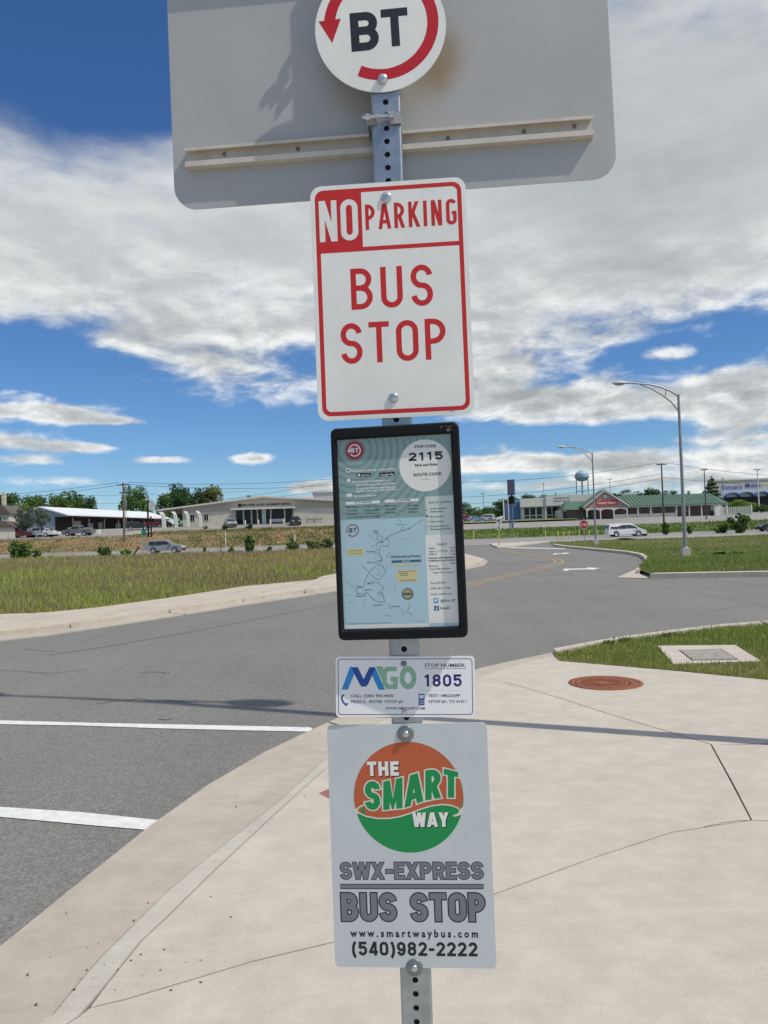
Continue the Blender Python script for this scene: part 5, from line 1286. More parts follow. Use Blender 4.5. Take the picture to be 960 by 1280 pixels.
tl = [('green', 6, 617, 40, 215, 'green tree at the far left edge behind the pale house', 0), ('green', 38, 620, 34, 222, 'rounded green tree behind the left house roof', 1), ('dark', 60, 624, 26, 235, 'dark green tree between the house and the metal shed', 0),
      ('green', 86, 613, 36, 210, 'broad green tree behind the shed roof, highest of the left row', 2), ('dark', 108, 621, 26, 230, 'small dark tree behind the right of the left row', 1), ('bright', 24, 628, 24, 205, 'bright green low tree behind the house chimney', 0),
      ('green', 167, 608, 32, 215, 'tall narrow green tree behind the utility pole', 3), ('bright', 180, 616, 20, 220, 'lighter ragged tree right of the utility pole', 1), ('dark', 219, 605, 38, 200, 'big dark evergreen behind the low gabled store', 2), ('dark', 243, 608, 34, 206, 'dark spreading tree beside the big evergreen', 3),
      ('green', 205, 618, 24, 195, 'mid green tree in front of the dark evergreens', 0), ('olive', 266, 608, 34, 205, 'pale olive-brown tree right of the dark evergreens', 0),
      ('dark', 576, 628, 26, 230, 'dark tree just right of the map case', 0), ('green', 592, 634, 22, 222, 'low green tree behind the red car', 1), ('dark', 612, 632, 28, 240, 'dark tree behind the parked white cars', 3), ('dark', 632, 624, 34, 245, 'tall dark tree left of the pylon sign', 2), ('dark', 652, 619, 36, 250, 'dark tree behind the corner of the white store', 1),
      ('dark', 672, 619, 34, 255, 'dark treetop over the white store roof, left one', 0), ('dark', 693, 620, 30, 255, 'dark treetop over the white store roof, right one', 3),
      ('dark', 785, 613, 34, 330, 'far dark treetop over the left of the green roof', 2), ('dark', 806, 611, 30, 335, 'far dark treetop over the middle of the green roof', 1), ('dark', 822, 612, 24, 330, 'far dark treetop beside the wooden utility pole', 0), ('dark', 864, 612, 10, 300, 'small dark treetop over the right of the green roof', 3),
      ('conifer', 891, 594, 36, 215, 'tall dark conifer rising behind the end of the green roof', 0), ('conifer', 880, 612, 18, 222, 'shorter conifer left of the tall one behind the green roof', 0),
      ('blue', 32, 634, 20, 134, 'olive shrubby tree between the house and the shed', 0), ('blue', 52, 636, 17, 133, 'dusty blue-green tree in front of the shed gable', 1),
      ('bright', 922, 624, 20, 190, 'yellow-green bushy tree in front of the blue-lettered store', 0), ('bright', 938, 626, 16, 192, 'second yellow-green tree by the blue-lettered store', 1), ('green', 952, 630, 18, 180, 'green tree at the right edge before the blue-lettered store', 2), ('green', 934, 632, 14, 176, 'small green shrub tree right of the white fence', 1)]
tl += [('green', 14, 622, 34, 230, 'middle filler tree of the left row behind the house ridge', 2), ('dark', 30, 626, 34, 240, 'dark low tree low in the left row above the olive shrub', 3), ('green', 50, 620, 34, 228, 'leafy tree of the left row above the shed gable', 3), ('green', 72, 618, 34, 224, 'leafy tree of the left row just right of the shed ridge', 1), ('dark', 98, 618, 30, 228, 'dark round tree of the left row over the shed roof', 0), ('dark', 230, 612, 34, 215, 'dark tree filling between the two big evergreens', 1), ('green', 254, 616, 26, 205, 'green tree between the evergreens and the pale olive one', 2), ('dark', 645, 628, 30, 235, 'dark low tree beside the white poles', 0), ('green', 604, 638, 26, 225, 'low green hedge-like tree behind the white cars', 3), ('dark', 774, 614, 26, 340, 'far dark treetop touching the brick gable', 3), ('dark', 838, 613, 22, 340, 'far dark treetop right of the wooden utility pole', 0)]
for t_ in tl:
    tree(*t_, ybase=(666 if t_[0] == 'blue' else None))
def shrub_proto(kind, seed, spiky):
    g = random.Random(seed); root = empty('shrub', (0, 0, 0)); m_ = MB(); cl = []
    for k in range(9):
        a = g.uniform(0, 6.28); r_ = g.uniform(.05, .36); z = g.uniform(.3, .9) if spiky else g.uniform(.25, .75)
        if spiky: r_ *= (1.1-z)
        x, y = math.cos(a)*r_, math.sin(a)*r_; m_.tube([(x*.1, y*.1, 0), (x*.6, y*.6, z*.6), (x, y, z)], [.018, .012, .004], 5); q = g.uniform(.08, .14) if spiky else g.uniform(.11, .19)
        cl.append((x, y, z, q, q, q))
        cl.append((x*.7, y*.7, z*.55, q, q, q))
    m_.build('stem', BARK, root); return root, cl
SPROTO = {}
def shrub(px, ytop, ybase, wpx, Y, label, kind='green', spiky=False, var=0, group='shrubs along the road', z0=None):
    b = W(px, ybase, Y); zt = W(px, ytop, Y).z; z0 = T(b.x, Y) if z0 is None else z0
    key = (kind, spiky, var)
    if key not in SPROTO:
        root, cl = shrub_proto(kind, var+5, spiky); crown('foliage', cl, 1300, .06, PALS[kind], var, root, up=.4); SPROTO[key] = root; o = root
    else: o = copy_tree(SPROTO[key])
    w = wpx*Y/960*1.15; o.location = (b.x, Y, z0-.03); o.scale = (w, w, max(.3, zt-z0)*1.08); o.rotation_euler = (0, 0, rng.uniform(0, 6)); tag(o, label, 'shrub', group)
for a in [(24, 674, 700, 30, 84, 'large leafy shrub at the left of the meadow edge'), (46, 686, 700, 16, 84, 'low shrub right of the large leafy shrub'), (131, 680, 700, 18, 84, 'rounded shrub left of the leaning brown stake', 'green', False, 1),
          (158, 684, 700, 18, 84.5, 'low bush under the leaning brown stake', 'bright', False, 2), (207, 690, 702, 12, 84, 'small bright bush in front of the silver car', 'bright', False, 0), (256, 684, 697, 10, 84, 'thin sapling left of the tall spiky shrub', 'green', True, 0),
          (289, 682, 700, 13, 84, 'small spiky sapling at the left of the tall spiky shrub', 'bright', True, 1), (312, 669, 698, 26, 84, 'tall spiky sapling at the meadow edge before the store', 'green', True, 2), (338, 680, 695, 11, 84, 'thin spiky sapling right of the tall one', 'green', True, 3),
          (364, 671, 691, 19, 86, 'dense round bush left of the white post', 'green', False, 3), (392, 673, 690, 27, 86, 'wide loose bush with pale flowers beside the map case', 'green', False, 4), (410, 672, 690, 16, 86, 'bush partly hidden by the map case'),
          (281, 656, 664, 9, 142, 'small round bush on the store bank, middle one', 'dark', False, 0), (311.6, 654, 662, 10, 142, 'small round bush on the store bank, right one', 'dark', False, 1), (257, 656, 664, 7, 143.5, 'small round bush on the store bank, left one', 'dark', False, 2),
          (832, 652, 670, 19, 104, 'leafy sapling behind the white van', 'green', True, 2), (862, 657, 669, 12, 104, 'small sapling left of the lamp pole', 'green', True, 1), (902, 653, 667, 18, 104, 'low wide bush right of the lamp pole', 'green', False, 1), (925, 637, 668, 30, 102, 'biggest roadside bush at the right, nearly a tree', 'green', False, 2),
          (806, 661, 669, 10, 103, 'little bush in front of the white van bonnet', 'green', False, 0), (780, 674, 680, 26, 84, 'low clump of grass below the white van', 'green', False, 0), (912, 686, 706, 46, 35, 'low dark green ground bush in the island grass', 'bright', False, 1), (728, 650, 658, 10, 160, 'dark clipped bush beside the porch of the brick store', 'dark', False, 1)]:
    if a[4] < 90: shrub(*a, z0=.1 if a[0] > 500 else 0)
    else: shrub(*a)
# weeds along the near kerb
for k, (px, py) in enumerate([(762, 806), (778, 803), (833, 797)]):
    p = gp(px, py, .03); m_ = MB()
    for j in range(26):
        a = rng.uniform(0, 6.28); L_ = rng.uniform(.03, .09); w_ = rng.uniform(.006, .014); d = Vector((math.cos(a), math.sin(a), 0)); nn = Vector((-d.y, d.x, 0))*w_
        o_ = Vector((rng.gauss(0, .04), rng.gauss(0, .04), 0)); m_.add([o_-nn*.3, o_+nn*.3, o_+d*L_*.5+nn+Vector((0, 0, L_*.7)), o_+d*L_+Vector((0, 0, L_*.9)), o_+d*L_*.5-nn+Vector((0, 0, L_*.7))], [(0, 1, 2, 3, 4)])
    tag(m_.build('weed', mat('weed_leaf', (.11, .17, .05), .6, trans=.3), None, (p.x, p.y, .03)), ['dark leafy weed at the left tip of the near grass patch', 'small leafy weed second from the left on the near kerb', 'leafy weed on the near kerb before the concrete pad'][k], 'weed', 'weeds along the near kerb')
# far woods on the horizon
cl = [(x, 640+rng.uniform(-40, 60), 6+rng.uniform(2, 7), 18, 12, rng.uniform(5, 8)) for x in range(-420, 470, 11)]
w_ = crown('far_woods', cl, 15000, 1.9, PALS['dark'], 5, None, .3, 'stuff')

# ------------------------------------------------------------------ buildings
SID = mat('ribbed_siding', (.66, .61, .50), .6, var=.12, vscale=.6); SIDB = mat('panel_band', (.48, .43, .35), .7, var=.1, vscale=.5)
ROOFW = mat('white_roof', (.72, .73, .74), .5, var=.08, vscale=.3); FASC = mat('pale_fascia', (.60, .58, .52), .6)
GLASS = mat('dark_window', (.008, .009, .011), .15, spec=.35); TRIM = mat('white_trim', (.66, .65, .61), .55); BLUESID = mat('blue_grey_siding', (.30, .36, .42), .6, var=.15, vscale=.8)
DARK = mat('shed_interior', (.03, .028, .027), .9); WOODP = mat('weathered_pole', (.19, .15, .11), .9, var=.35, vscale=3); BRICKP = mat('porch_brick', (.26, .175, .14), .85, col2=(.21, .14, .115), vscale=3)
GREENR = mat('green_metal_roof', (.075, .15, .10), .5, var=.18, vscale=.5); GABLE = mat('gable_board', (.42, .29, .235), .75, var=.1, vscale=2); REDS = mat('store_sign_red', (.50, .035, .03), .5)
PALEW = mat('store_white', (.62, .61, .57), .6, var=.08, vscale=.4); BLUEW = mat('blue_wall', (.07, .16, .30), .6, var=.2, vscale=.6)
def bpart(name, m, parent, *boxes):
    b = MB()
    for q in boxes: b.box(*q)
    return b.build(name, m, parent)
# low gabled store at the left centre
Z0 = 4.5; X0 = (228-480)/960*155
st = empty('gabled_store', (X0, 155, Z0), 0, 'low beige metal store with a wide gable and glazed entrance canopy', 'building')
Wd = 36.2; pk = 16.2; eh, ph_ = 3.75, 5.35
m_ = MB(); m_.prism_y([(0, 0), (Wd, 0), (Wd, eh), (pk, ph_), (0, eh+.0)], 0, 30); m_.build('wall', SIDB, st)
sid = MB(); 
for x_ in np.arange(.1, Wd-.2, .45):
    if 10.5 < x_ < 22.3: continue
    sid.box(x_, x_+.22, -.10, -.002, .05, 2.75)
o = sid.build('siding_rib', SID, st); o['kind'] = 'stuff'
bpart('siding_panel', SID, st, (0.02, 10.6, -.05, -.001, 0, 2.8)); bpart('siding_panel', SID, st, (22.4, Wd-.02, -.05, -.001, 0, 2.8))
m_ = MB(); s_l = (ph_-eh)/pk
m_.prism_y([(-5.0, eh-5*s_l-.0), (pk, ph_), (Wd+.6, eh-.1), (Wd+.6, eh+.2), (pk, ph_+.32), (-5.0, eh-5*s_l+.32)], -.8, 31)
m_.build('roof', FASC, st)
m_ = MB(); m_.box(10.2, 22.8, -2.4, -.11, 2.95, 3.25); cn = m_.build('entrance_canopy', TRIM, st)
bpart('storefront', GLASS, st, (10.9, 22.2, -.12, -.003, .25, 2.9))
for x_ in (12.4, 14.0, 15.2, 17.9, 20.7): bpart('column', TRIM, st, (x_-.12, x_+.12, -.5, -.13, 0, 2.94))
bpart('door_frame', TRIM, st, (16.1, 16.9, -.45, -.13, 0, 2.94)); bpart('sill', TRIM, st, (18.0, 20.5, -.4, -.13, .3, .95))
for x_ in (1.6, 4.4):
    f = bpart('window', TRIM, st, (x_-.15, x_+.95, -.16, -.06, 1.0, 2.4)); bpart('pane', GLASS, f, (x_, x_+.36, -.19, -.165, 1.1, 2.3), (x_+.46, x_+.82, -.19, -.165, 1.1, 2.3))
for x_ in (9.5, 11.4, 21.2): pass
# curved white ribs of the side canopy
for k, (px, w__) in enumerate([(207, 1.0), (222, .8), (237, .7), (252, .7)]):
    xx = (px-228)*.1615; r_ = MB()
    pts_ = [(xx+.2, -2.2, -.6), (xx+.15, -2.2, 1.6), (xx-.05, -2.15, 2.5), (xx-.5, -1.9, 3.05)]
    for a, c_ in zip(pts_, pts_[1:]):
        v = [(a[0]-w__*.35, a[1], a[2]), (a[0]+w__*.35, a[1], a[2]), (a[0]+w__*.35, a[1]+.5, a[2]), (a[0]-w__*.35, a[1]+.5, a[2]), (c_[0]-w__*.35, c_[1], c_[2]), (c_[0]+w__*.35, c_[1], c_[2]), (c_[0]+w__*.35, c_[1]+.5, c_[2]), (c_[0]-w__*.35, c_[1]+.5, c_[2])]
        r_.add(v, [(0, 3, 2, 1), (4, 5, 6, 7), (0, 1, 5, 4), (1, 2, 6, 5), (2, 3, 7, 6), (3, 0, 4, 7)])
    r_.build('curved_post', TRIM, st)
lt = MB(); ftext(lt, 'NEW RIVER VALLEY ALIGNMENT SERVICE', 12.0, 21.9, 3.72, .42, .0, .04); o = lt.build('lettering', SBLACK, st); o.location.y = -.03
m_ = MB(); m_.lathe([(.36, 0), (.36, .05), (.001, .05)], 16, 0, Matrix.Rotation(R(90), 4, 'X')); o = m_.build('logo', SBLACK, st); o.location = (11.6, -.01, 3.9)
bpart('rooftop_unit', PALEW, st, (12.2, 14.2, 7, 9, ph_, ph_+.75)); bpart('rooftop_unit', PALEW, st, (23, 25.5, 8, 10, ph_-.4, ph_+.5)); bpart('rooftop_unit', BOLTD, st, (12.0, 12.7, 6, 6.5, ph_, ph_+.9))
bk = empty('warehouse', (-18, 195, 4.6), 0, 'long white flat-roofed building behind the gabled store', 'building')
bpart('wall', PALEW, bk, (0, 24, 0, 20, 0, 8.2)); bpart('roof', ROOFW, bk, (-.3, 24.3, -.3, 20.3, 8.2, 8.6))
# benches on the store front
BEN = mat('bench_grey', (.30, .28, .25), .7)
for k, px in enumerate((387.5, 397)):
    r_ = empty('bench', ((px-480)*.1593, 153, T(-14, 153)), 0, ['weathered picnic bench against the store wall, left one', 'weathered picnic bench against the store wall, right one'][k], 'bench', 'benches by the gabled store')
    bpart('seat', BEN, r_, (-.8, .8, -.25, .25, .42, .48)); bpart('backrest', BEN, r_, (-.8, .8, .25, .30, .55, .95)); bpart('leg', BEN, r_, (-.7, -.6, -.2, .3, 0, .42)); bpart('leg', BEN, r_, (.6, .7, -.2, .3, 0, .42))
for k, px in enumerate((306, 322.5, 337.5, 354)):
    b = MB(); b.lathe([(.16, 0), (.16, 1.0), (.1, 1.1), (.001, 1.12)], 12); o = b.build('bollard', mat('cream_bollard', (.55, .50, .36), .6), None, ((px-480)*.1583, 152, T(-20, 152)))
    tag(o, ['cream bollard by the store entrance, leftmost of four', 'cream bollard by the store entrance, second from left', 'cream bollard by the store entrance, third from left', 'cream bollard by the store entrance, nearest the jeep'][k], 'bollard', 'bollards before the store entrance')
# open metal shed on the far left
P1 = Vector(((83.6-480)/960*142, 142, 0)); ang = math.atan2(43, 7.0)
sh = empty('metal_shed', (P1.x, P1.y, 3.8), ang-math.pi/2, 'long open-sided metal shed with a white roof and blue-grey gable', 'building')
# local: y along the shed (away), x to the right; shed spans x -10.8..0
m_ = MB(); m_.prism_y([(-10.8, 0), (-2.6, 0), (-2.6, 4.1), (-5.4, 4.85), (-10.8, 3.2)], 0.05, 43); m_.build('wall', BLUESID, sh)
m_ = MB(); m_.prism_y([(-2.62, 3.05), (0, 3.05), (0, 3.3), (-2.62, 4.0)], 0, .12); m_.build('gable_panel', BLUESID, sh)
rb = MB()
for x_ in np.arange(-10.6, -2.8, .6): rb.box(x_, x_+.12, .0, .048, .05, 3.15)
o = rb.build('siding_rib', BLUESID, sh); o['kind'] = 'stuff'
m_ = MB(); m_.prism_y([(-11.1, 3.15), (-5.4, 4.9), (.25, 3.2), (.25, 3.42), (-5.4, 5.12), (-11.1, 3.37)], -.35, 43.5); m_.build('roof', ROOFW, sh)
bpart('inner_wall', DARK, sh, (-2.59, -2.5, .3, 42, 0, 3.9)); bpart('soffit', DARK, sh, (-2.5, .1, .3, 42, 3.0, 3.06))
for k in range(8): bpart('post', WOODP, sh, (-.25, -.1, 2+k*5.7, 2.18+k*5.7, 0, 3.0))
for k, (y0_, y1_, z1_) in enumerate([(6, 8.5, 2.4), (11, 13, 2.0), (15, 16.5, 2.2), (22, 24, 2.1), (29, 33, 2.2), (36, 40, 2.3)]): bpart('stall_panel', BLUESID if k % 2 else SIDB, sh, (-2.45, -2.3, y0_, y1_, 0, z1_))
rl_ = MB()
rl_.box(-.2, -.12, .5, 9, .9, 1.0)
for k in range(18): rl_.box(-.19, -.13, .5+k*.5, .56+k*.5, 0, .9)
rl_.build('railing', SIDB, sh)
for k, (x_, y_) in enumerate([(-.6, -2.0), (.8, -1.2), (1.6, -2.4), (2.4, .5)]):
    b = MB(); b.prism([(math.cos(a)*rng.uniform(.5, .9), math.sin(a)*rng.uniform(.4, .7)) for a in [i*math.pi/3 for i in range(6)]], 0, rng.uniform(.5, .9)); o = b.build('tarp_bundle', PALEW, None, (P1.x+x_+3, P1.y+y_, T(P1.x, P1.y)-.02))
    tag(o, ['white wrapped bundle at the shed corner, leftmost', 'white wrapped bundle, second by the shed corner', 'white wrapped bundle, third by the shed corner', 'white wrapped bundle nearest the pickup'][k], 'bundle', 'bundles beside the metal shed')
# house at far left
hs_ = empty('house', ((2-480)/960*138, 138, 3.1), R(6), 'cream two-storey house with a brown roof at the left edge', 'house')
HW = mat('house_wall', (.60, .56, .47), .8, var=.08, vscale=1); HR = mat('house_roof', (.13, .105, .085), .85, var=.2, vscale=2)
bpart('wall', HW, hs_, (-12, 1.2, 0, 8, 0, 4.6)); m_ = MB(); m_.prism_y([(-12.5, 4.5), (1.6, 4.5), (.2, 6.1), (-12.5, 6.1)], -.4, 8.4); m_.build('roof', HR, hs_)
bpart('chimney', HW, hs_, (-1.1, -.5, 3, 3.6, 5.9, 8.6)); f = bpart('window', TRIM, hs_, (-.9, .0, -.06, -.002, 2.9, 4.0)); bpart('pane', GLASS, f, (-.8, -.1, -.09, -.062, 3.0, 3.9))
gr_ = empty('garage', ((-2-480)/960*131, 131, 2.4), R(10), 'small pink-white garage with a brown roof below the house', 'garage')
bpart('wall', HW, gr_, (-8, 2.4, 0, 5, 0, 2.6)); m_ = MB(); m_.prism_y([(-8.3, 2.55), (2.8, 2.5), (.9, 3.7), (-8.3, 3.7)], -.3, 5.3); m_.build('roof', HR, gr_)
# white store on the right
k_ = 178/960
ws = empty('white_store', ((651-480)*k_, 178, 4.0), 0, 'flat-roofed white store with dark windows and a blue side wall', 'building')
wl_ = 95*k_
bpart('wall', PALEW, ws, (0, wl_, 0, 14, 0, 4.7)); bpart('side_wall', BLUEW, ws, (-2.0, -.01, .5, 12, -.3, 4.2))
bpart('fascia', PALEW, ws, (-.2, 5.6, -1.0, .0, 2.85, 4.85)); bpart('fascia', PALEW, ws, (5.61, wl_, -1.3, -.02, 2.9, 5.3))
for x_ in (.8, 2.2, 3.7):
    f = bpart('window', TRIM, ws, (x_-.1, x_+1.25, -.08, -.002, .1, 2.75)); bpart('pane', GLASS, f, (x_, x_+1.12, -.11, -.082, .95, 2.65)); bpart('pane', GLASS, f, (x_, x_+1.12, -.11, -.082, .2, .75))
for x_, w_i in ((6.0, 1.1), (7.3, 1.3), (9.3, .8), (10.9, 1.0), (12.2, 1.0)):
    f = bpart('window', TRIM, ws, (x_-.1, x_+w_i+.1, -.08, -.002, .0, 2.75)); bpart('pane', GLASS, f, (x_, x_+w_i, -.11, -.082, .9, 2.65)); bpart('pane', GLASS, f, (x_, x_+w_i, -.11, -.082, .15, .72))
bpart('column', TRIM, ws, (5.45, 5.7, -1.0, -.75, 0, 2.85)); bpart('column', TRIM, ws, (8.9, 9.1, -1.2, -.95, 0, 2.88))
lt = MB(); ftext(lt, 'CENTRE STATE', 7.4, 11.0, 4.42, .36, .0, .03); ftext(lt, 'THE DAY SPA CO', 7.3, 11.1, 3.75, .36, .0, .03); o = lt.build('lettering', SGREY, ws); o.location.y = -1.33
bpart('roof_vent', BOLTD, ws, (9, 9.3, 4, 4.3, 4.7, 6.1))
drape('store_lawn', 6, 42, 163, 177.5, LAWN, .40)
# brick store with a green roof
k_ = .177; bs = empty('brick_store', ((729.4-480)*k_, 170, 3.3), 0, 'long tan brick store with a green metal roof and white-railed porch', 'building')
def bx(px): return (px-729.4)*k_
bpart('wall', BRICKP, bs, (bx(712), bx(893), 2.2, 12, 0, 2.9))
m_ = MB()
m_.add([(bx(780), -.4, 2.65), (bx(910), -.4, 2.65), (bx(903), 6.5, 5.15), (bx(780), 6.5, 5.15), (bx(910), 13, 2.65), (bx(780), 13, 2.65),
        (bx(780), -.4, 2.8), (bx(910), -.4, 2.8), (bx(903), 6.5, 5.3), (bx(780), 6.5, 5.3), (bx(910), 13, 2.8), (bx(780), 13, 2.8)],
       [(0, 3, 2, 1), (3, 5, 4, 2), (6, 7, 8, 9), (9, 8, 10, 11), (0, 1, 7, 6), (1, 2, 8, 7), (2, 4, 10, 8), (4, 5, 11, 10), (3, 0, 6, 9), (5, 3, 9, 11)])
rf = m_.build('roof', GREENR, bs)
sm_ = MB()
for x_ in np.arange(bx(783), bx(903), .9): sm_.add([(x_, -.4, 2.82), (x_+.07, -.4, 2.82), (x_+.07, 6.4, 5.3), (x_, 6.4, 5.3), (x_, -.4, 2.88), (x_+.07, -.4, 2.88), (x_+.07, 6.4, 5.37), (x_, 6.4, 5.37)], [(4, 5, 6, 7), (0, 4, 7, 3), (1, 2, 6, 5), (0, 1, 5, 4)])
o = sm_.build('roof_seam', GREENR, rf); o['kind'] = 'stuff'
m_ = MB(); m_.add([(bx(704), .6, 2.4), (bx(731), .6, 2.4), (bx(738), 5, 4.4), (bx(714), 5, 4.4), (bx(704), 10, 2.4), (bx(738), 10, 2.4)], [(0, 1, 2, 3), (0, 3, 4), (3, 2, 5, 4)]); m_.build('wing_roof', GREENR, bs)
m_ = MB(); m_.prism_y([(bx(728.5), 2.45), (bx(781.8), 2.45), (bx(781.8), 2.9), (bx(753.6), 6.25), (bx(728.5), 2.9)], -1.6, 2.0); m_.build('gable', GABLE, bs)
for a, c_ in (((bx(726.5), 2.75), (bx(753.6), 6.3)), ((bx(753.6), 6.3), (bx(783.5), 2.75))):
    m_ = MB(); m_.prism_y([a, c_, (c_[0], c_[1]+.28), (a[0], a[1]+.28)], -2.0, 2.5); m_.build('gable_roof', GREENR, bs)
    m_ = MB(); m_.prism_y([(a[0], a[1]-.12), (c_[0], c_[1]-.12), (c_[0], c_[1]+.14), (a[0], a[1]+.14)], -2.06, -2.0); m_.build('gable_trim', TRIM, bs)
m_ = MB(); m_.lathe([(.42, 0), (.42, .06), (.001, .06)], 16, 0, Matrix.Rotation(R(90), 4, 'X')); o = m_.build('gable_medallion', TRIM, bs); o.location = (bx(754.5), -1.62, 5.0)
sg = bpart('sign_board', REDS, bs, (bx(743), bx(769), -1.78, -1.64, 3.15, 4.15)); lt = MB(); ftext(lt, 'Country Corner', bx(744.2), bx(767.8), 3.4, .5, 0, .03); o = lt.build('lettering', TRIM, sg); o.location.y = -1.80
bpart('beam', TRIM, bs, (bx(729), bx(781), -1.7, -1.45, 2.25, 2.46)); bpart('beam', TRIM, bs, (bx(781), bx(910), -.15, .05, 2.42, 2.66))
def arch(x0_, x1_, y_, par):
    b = MB(); n = 8; zt = 2.25; xm = (x0_+x1_)/2
    for i in range(n):
        xa, xb_ = x0_+(x1_-x0_)*i/n, x0_+(x1_-x0_)*(i+1)/n; f_ = lambda x: zt-.02-.42*((x-xm)/(x1_-x0_)*2)**2
        b.add([(xa, y_, f_(xa)), (xb_, y_, f_(xb_)), (xb_, y_, zt+.01), (xa, y_, zt+.01), (xa, y_+.12, f_(xa)), (xb_, y_+.12, f_(xb_)), (xb_, y_+.12, zt+.01), (xa, y_+.12, zt+.01)], [(0, 1, 2, 3), (5, 4, 7, 6), (0, 4, 5, 1)])
    b.build('porch_arch', TRIM, par)
gp_ = [731.3, 748, 764.6, 781]
for a, c_ in zip(gp_, gp_[1:]): arch(bx(a), bx(c_), -1.65, bs)
for px in gp_: bpart('porch_post', TRIM, bs, (bx(px)-.11, bx(px)+.11, -1.68, -1.46, 0, 2.26))
for px in (797.5, 813.5, 829.5, 845.4, 861.5, 877, 893, 908): bpart('porch_post', TRIM, bs, (bx(px)-.11, bx(px)+.11, -.12, .1, 0, 2.43))
for a, c_, y_ in [(765.5, 780, -1.6), (782, 796.5, -.05), (798.5, 812.5, -.05), (814.5, 828.5, -.05), (830.5, 844.5, -.05)]:
    b = MB(); b.box(bx(a), bx(c_), y_, y_+.06, .85, .93); b.box(bx(a), bx(c_), y_, y_+.06, .1, .17)
    for x_ in np.arange(bx(a)+.08, bx(c_)-.05, .15): b.box(x_, x_+.07, y_+.01, y_+.05, .17, .85)
    b.build('railing', TRIM, bs)
for px in (786, 802, 818, 834, 849.5, 865):
    f = bpart('window', TRIM, bs, (bx(px)-.45, bx(px)+.45, 2.12, 2.198, 1.15, 2.35)); bpart('pane', GLASS, f, (bx(px)-.33, bx(px)+.33, 2.09, 2.118, 1.27, 2.23))
bpart('door', GLASS, bs, (bx(738), bx(742), 2.1, 2.19, 0, 2.1)); bpart('door', GLASS, bs, (bx(733), bx(736), 2.1, 2.19, 0, 2.1)); bpart('end_wall', PALEW, bs, (bx(894), bx(907), 2.3, 8, 0, 2.6))
bpart('window', GLASS, bs, (bx(707), bx(711), 1.9, 2.19, .4, 2.0)); bpart('wing_wall', PALEW, bs, (bx(703), bx(711.8), 2.2, 9, 0, 2.4))
# slatted fence and gate
fe = empty('picket_fence', ((902-480)*.172, 165, T(73, 165)), 0, 'pale slatted fence with taller white posts right of the brick store', 'fence')
for k in range(14): bpart('slat', mat('fence_slat', (.42, .43, .36), .8, var=.2, vscale=3), fe, (.1+k*.44, .1+k*.44+.36, 0, .05, .05, 1.85))
for x_ in (-1.3, .0, 1.1, 6.35): bpart('post', TRIM, fe, (x_-.12, x_+.12, -.08, .14, 0, 2.15))
bpart('gate_panel', TRIM, fe, (-1.2, -.15, -.02, .06, .1, 2.0)); bpart('dark_gate', DARK, fe, (-2.4, -1.5, .4, .6, 0, 1.2))
# big store with blue lettering
k_ = 260/960; du = empty('big_store', ((893-480)*k_, 260, 4.4), 0, 'large cream store with blue script lettering and arched blue awnings', 'building')
def dx_(px): return (px-893)*k_
bpart('wall', mat('store_cream', (.56, .53, .44), .7, var=.08, vscale=.3), du, (0, 44, 0, 5, 0, 11.6)); bpart('parapet', TRIM, du, (-.2, 44.2, -.3, 5, 11.6, 12.1))
bpart('lower_wall', DARK, du, (0.5, 44, -.1, -.002, 0, 5.9)); bpart('pale_band', mat('pale_blue_band', (.50, .56, .66), .6), du, (.3, 44, -.06, -.001, 5.92, 8.1))
lt = MB(); ftext(lt, "Duncan's", dx_(903), dx_(929), 8.7, 1.5, 0, .02); ftext(lt, "Mobile", dx_(933), dx_(952), 9.0, 1.6, 0, .02); o = lt.build('lettering', mat('sign_blue', (.05, .13, .55), .5), du); o.location.y = -.15
AW = mat('awning_blue', (.07, .13, .28), .6)
for px in (899.5+15, 932, 951, 970, 989):
    b = MB(); n = 10; x_c = dx_(px); rw = 2.5
    v = [(x_c+rw*math.cos(a)*1.0, y_, 5.9+1.6*math.sin(a)) for y_ in (-1.8, 0) for a in [math.pi*i/n for i in range(n+1)]]+[(x_c+(rw-.35)*math.cos(a), y_, 5.85+1.3*math.sin(a)) for y_ in (-1.8, 0) for a in [math.pi*i/n for i in range(n+1)]]
    m1 = n+1
    f = [(i, i+1, i+1+m1, i+m1) for i in range(n)]+[(i+2*m1, i+3*m1, i+1+3*m1, i+1+2*m1) for i in range(n)]+[(i, i+2*m1, i+1+2*m1, i+1) for i in range(n)]
    b.add(v, f); b.build('awning', AW, du)
# low far building behind the green roof
lb = empty('far_building', ((781-480)*.33, 317, 5), 0, 'small pale far-off building just above the green roof', 'building'); bpart('wall', PALEW, lb, (0, 5.5, 0, 3, 0, 9.8)); bpart('roof', ROOFW, lb, (-.3, 5.8, -.3, 3.3, 9.8, 10.3))
# water tower
wt_ = empty('water_tower', ((729-480)/960*600, 600, 6), 0, 'pale blue bulb-shaped water tower on tall legs', 'water tower')
WB = mat('tower_blue', (.30, .43, .55), .5, var=.15, vscale=.2)
zc_ = W(729, 595, 600).z-6; b = MB(); b.lathe([(.3, -4.4), (3.4, -3.6), (5.3, -1.6), (5.5, .2), (5.0, 1.8), (3.4, 3.5), (1.4, 4.4), (.01, 4.6)], 32, 0, Matrix.Translation((0, 0, zc_))); b.lathe([(5.5, -1.2), (6.0, -1.2), (6.0, -.9), (5.5, -.9)], 32, 0, Matrix.Translation((0, 0, zc_))); b.build('tank', WB, wt_)
for k in range(6):
    a = k*math.pi/3+.3; b = MB(); b.tube([(5.6*math.cos(a), 5.6*math.sin(a), 0), (5.0*math.cos(a), 5.0*math.sin(a), zc_-1.5)], .32, 8); b.build('leg', WB, wt_)
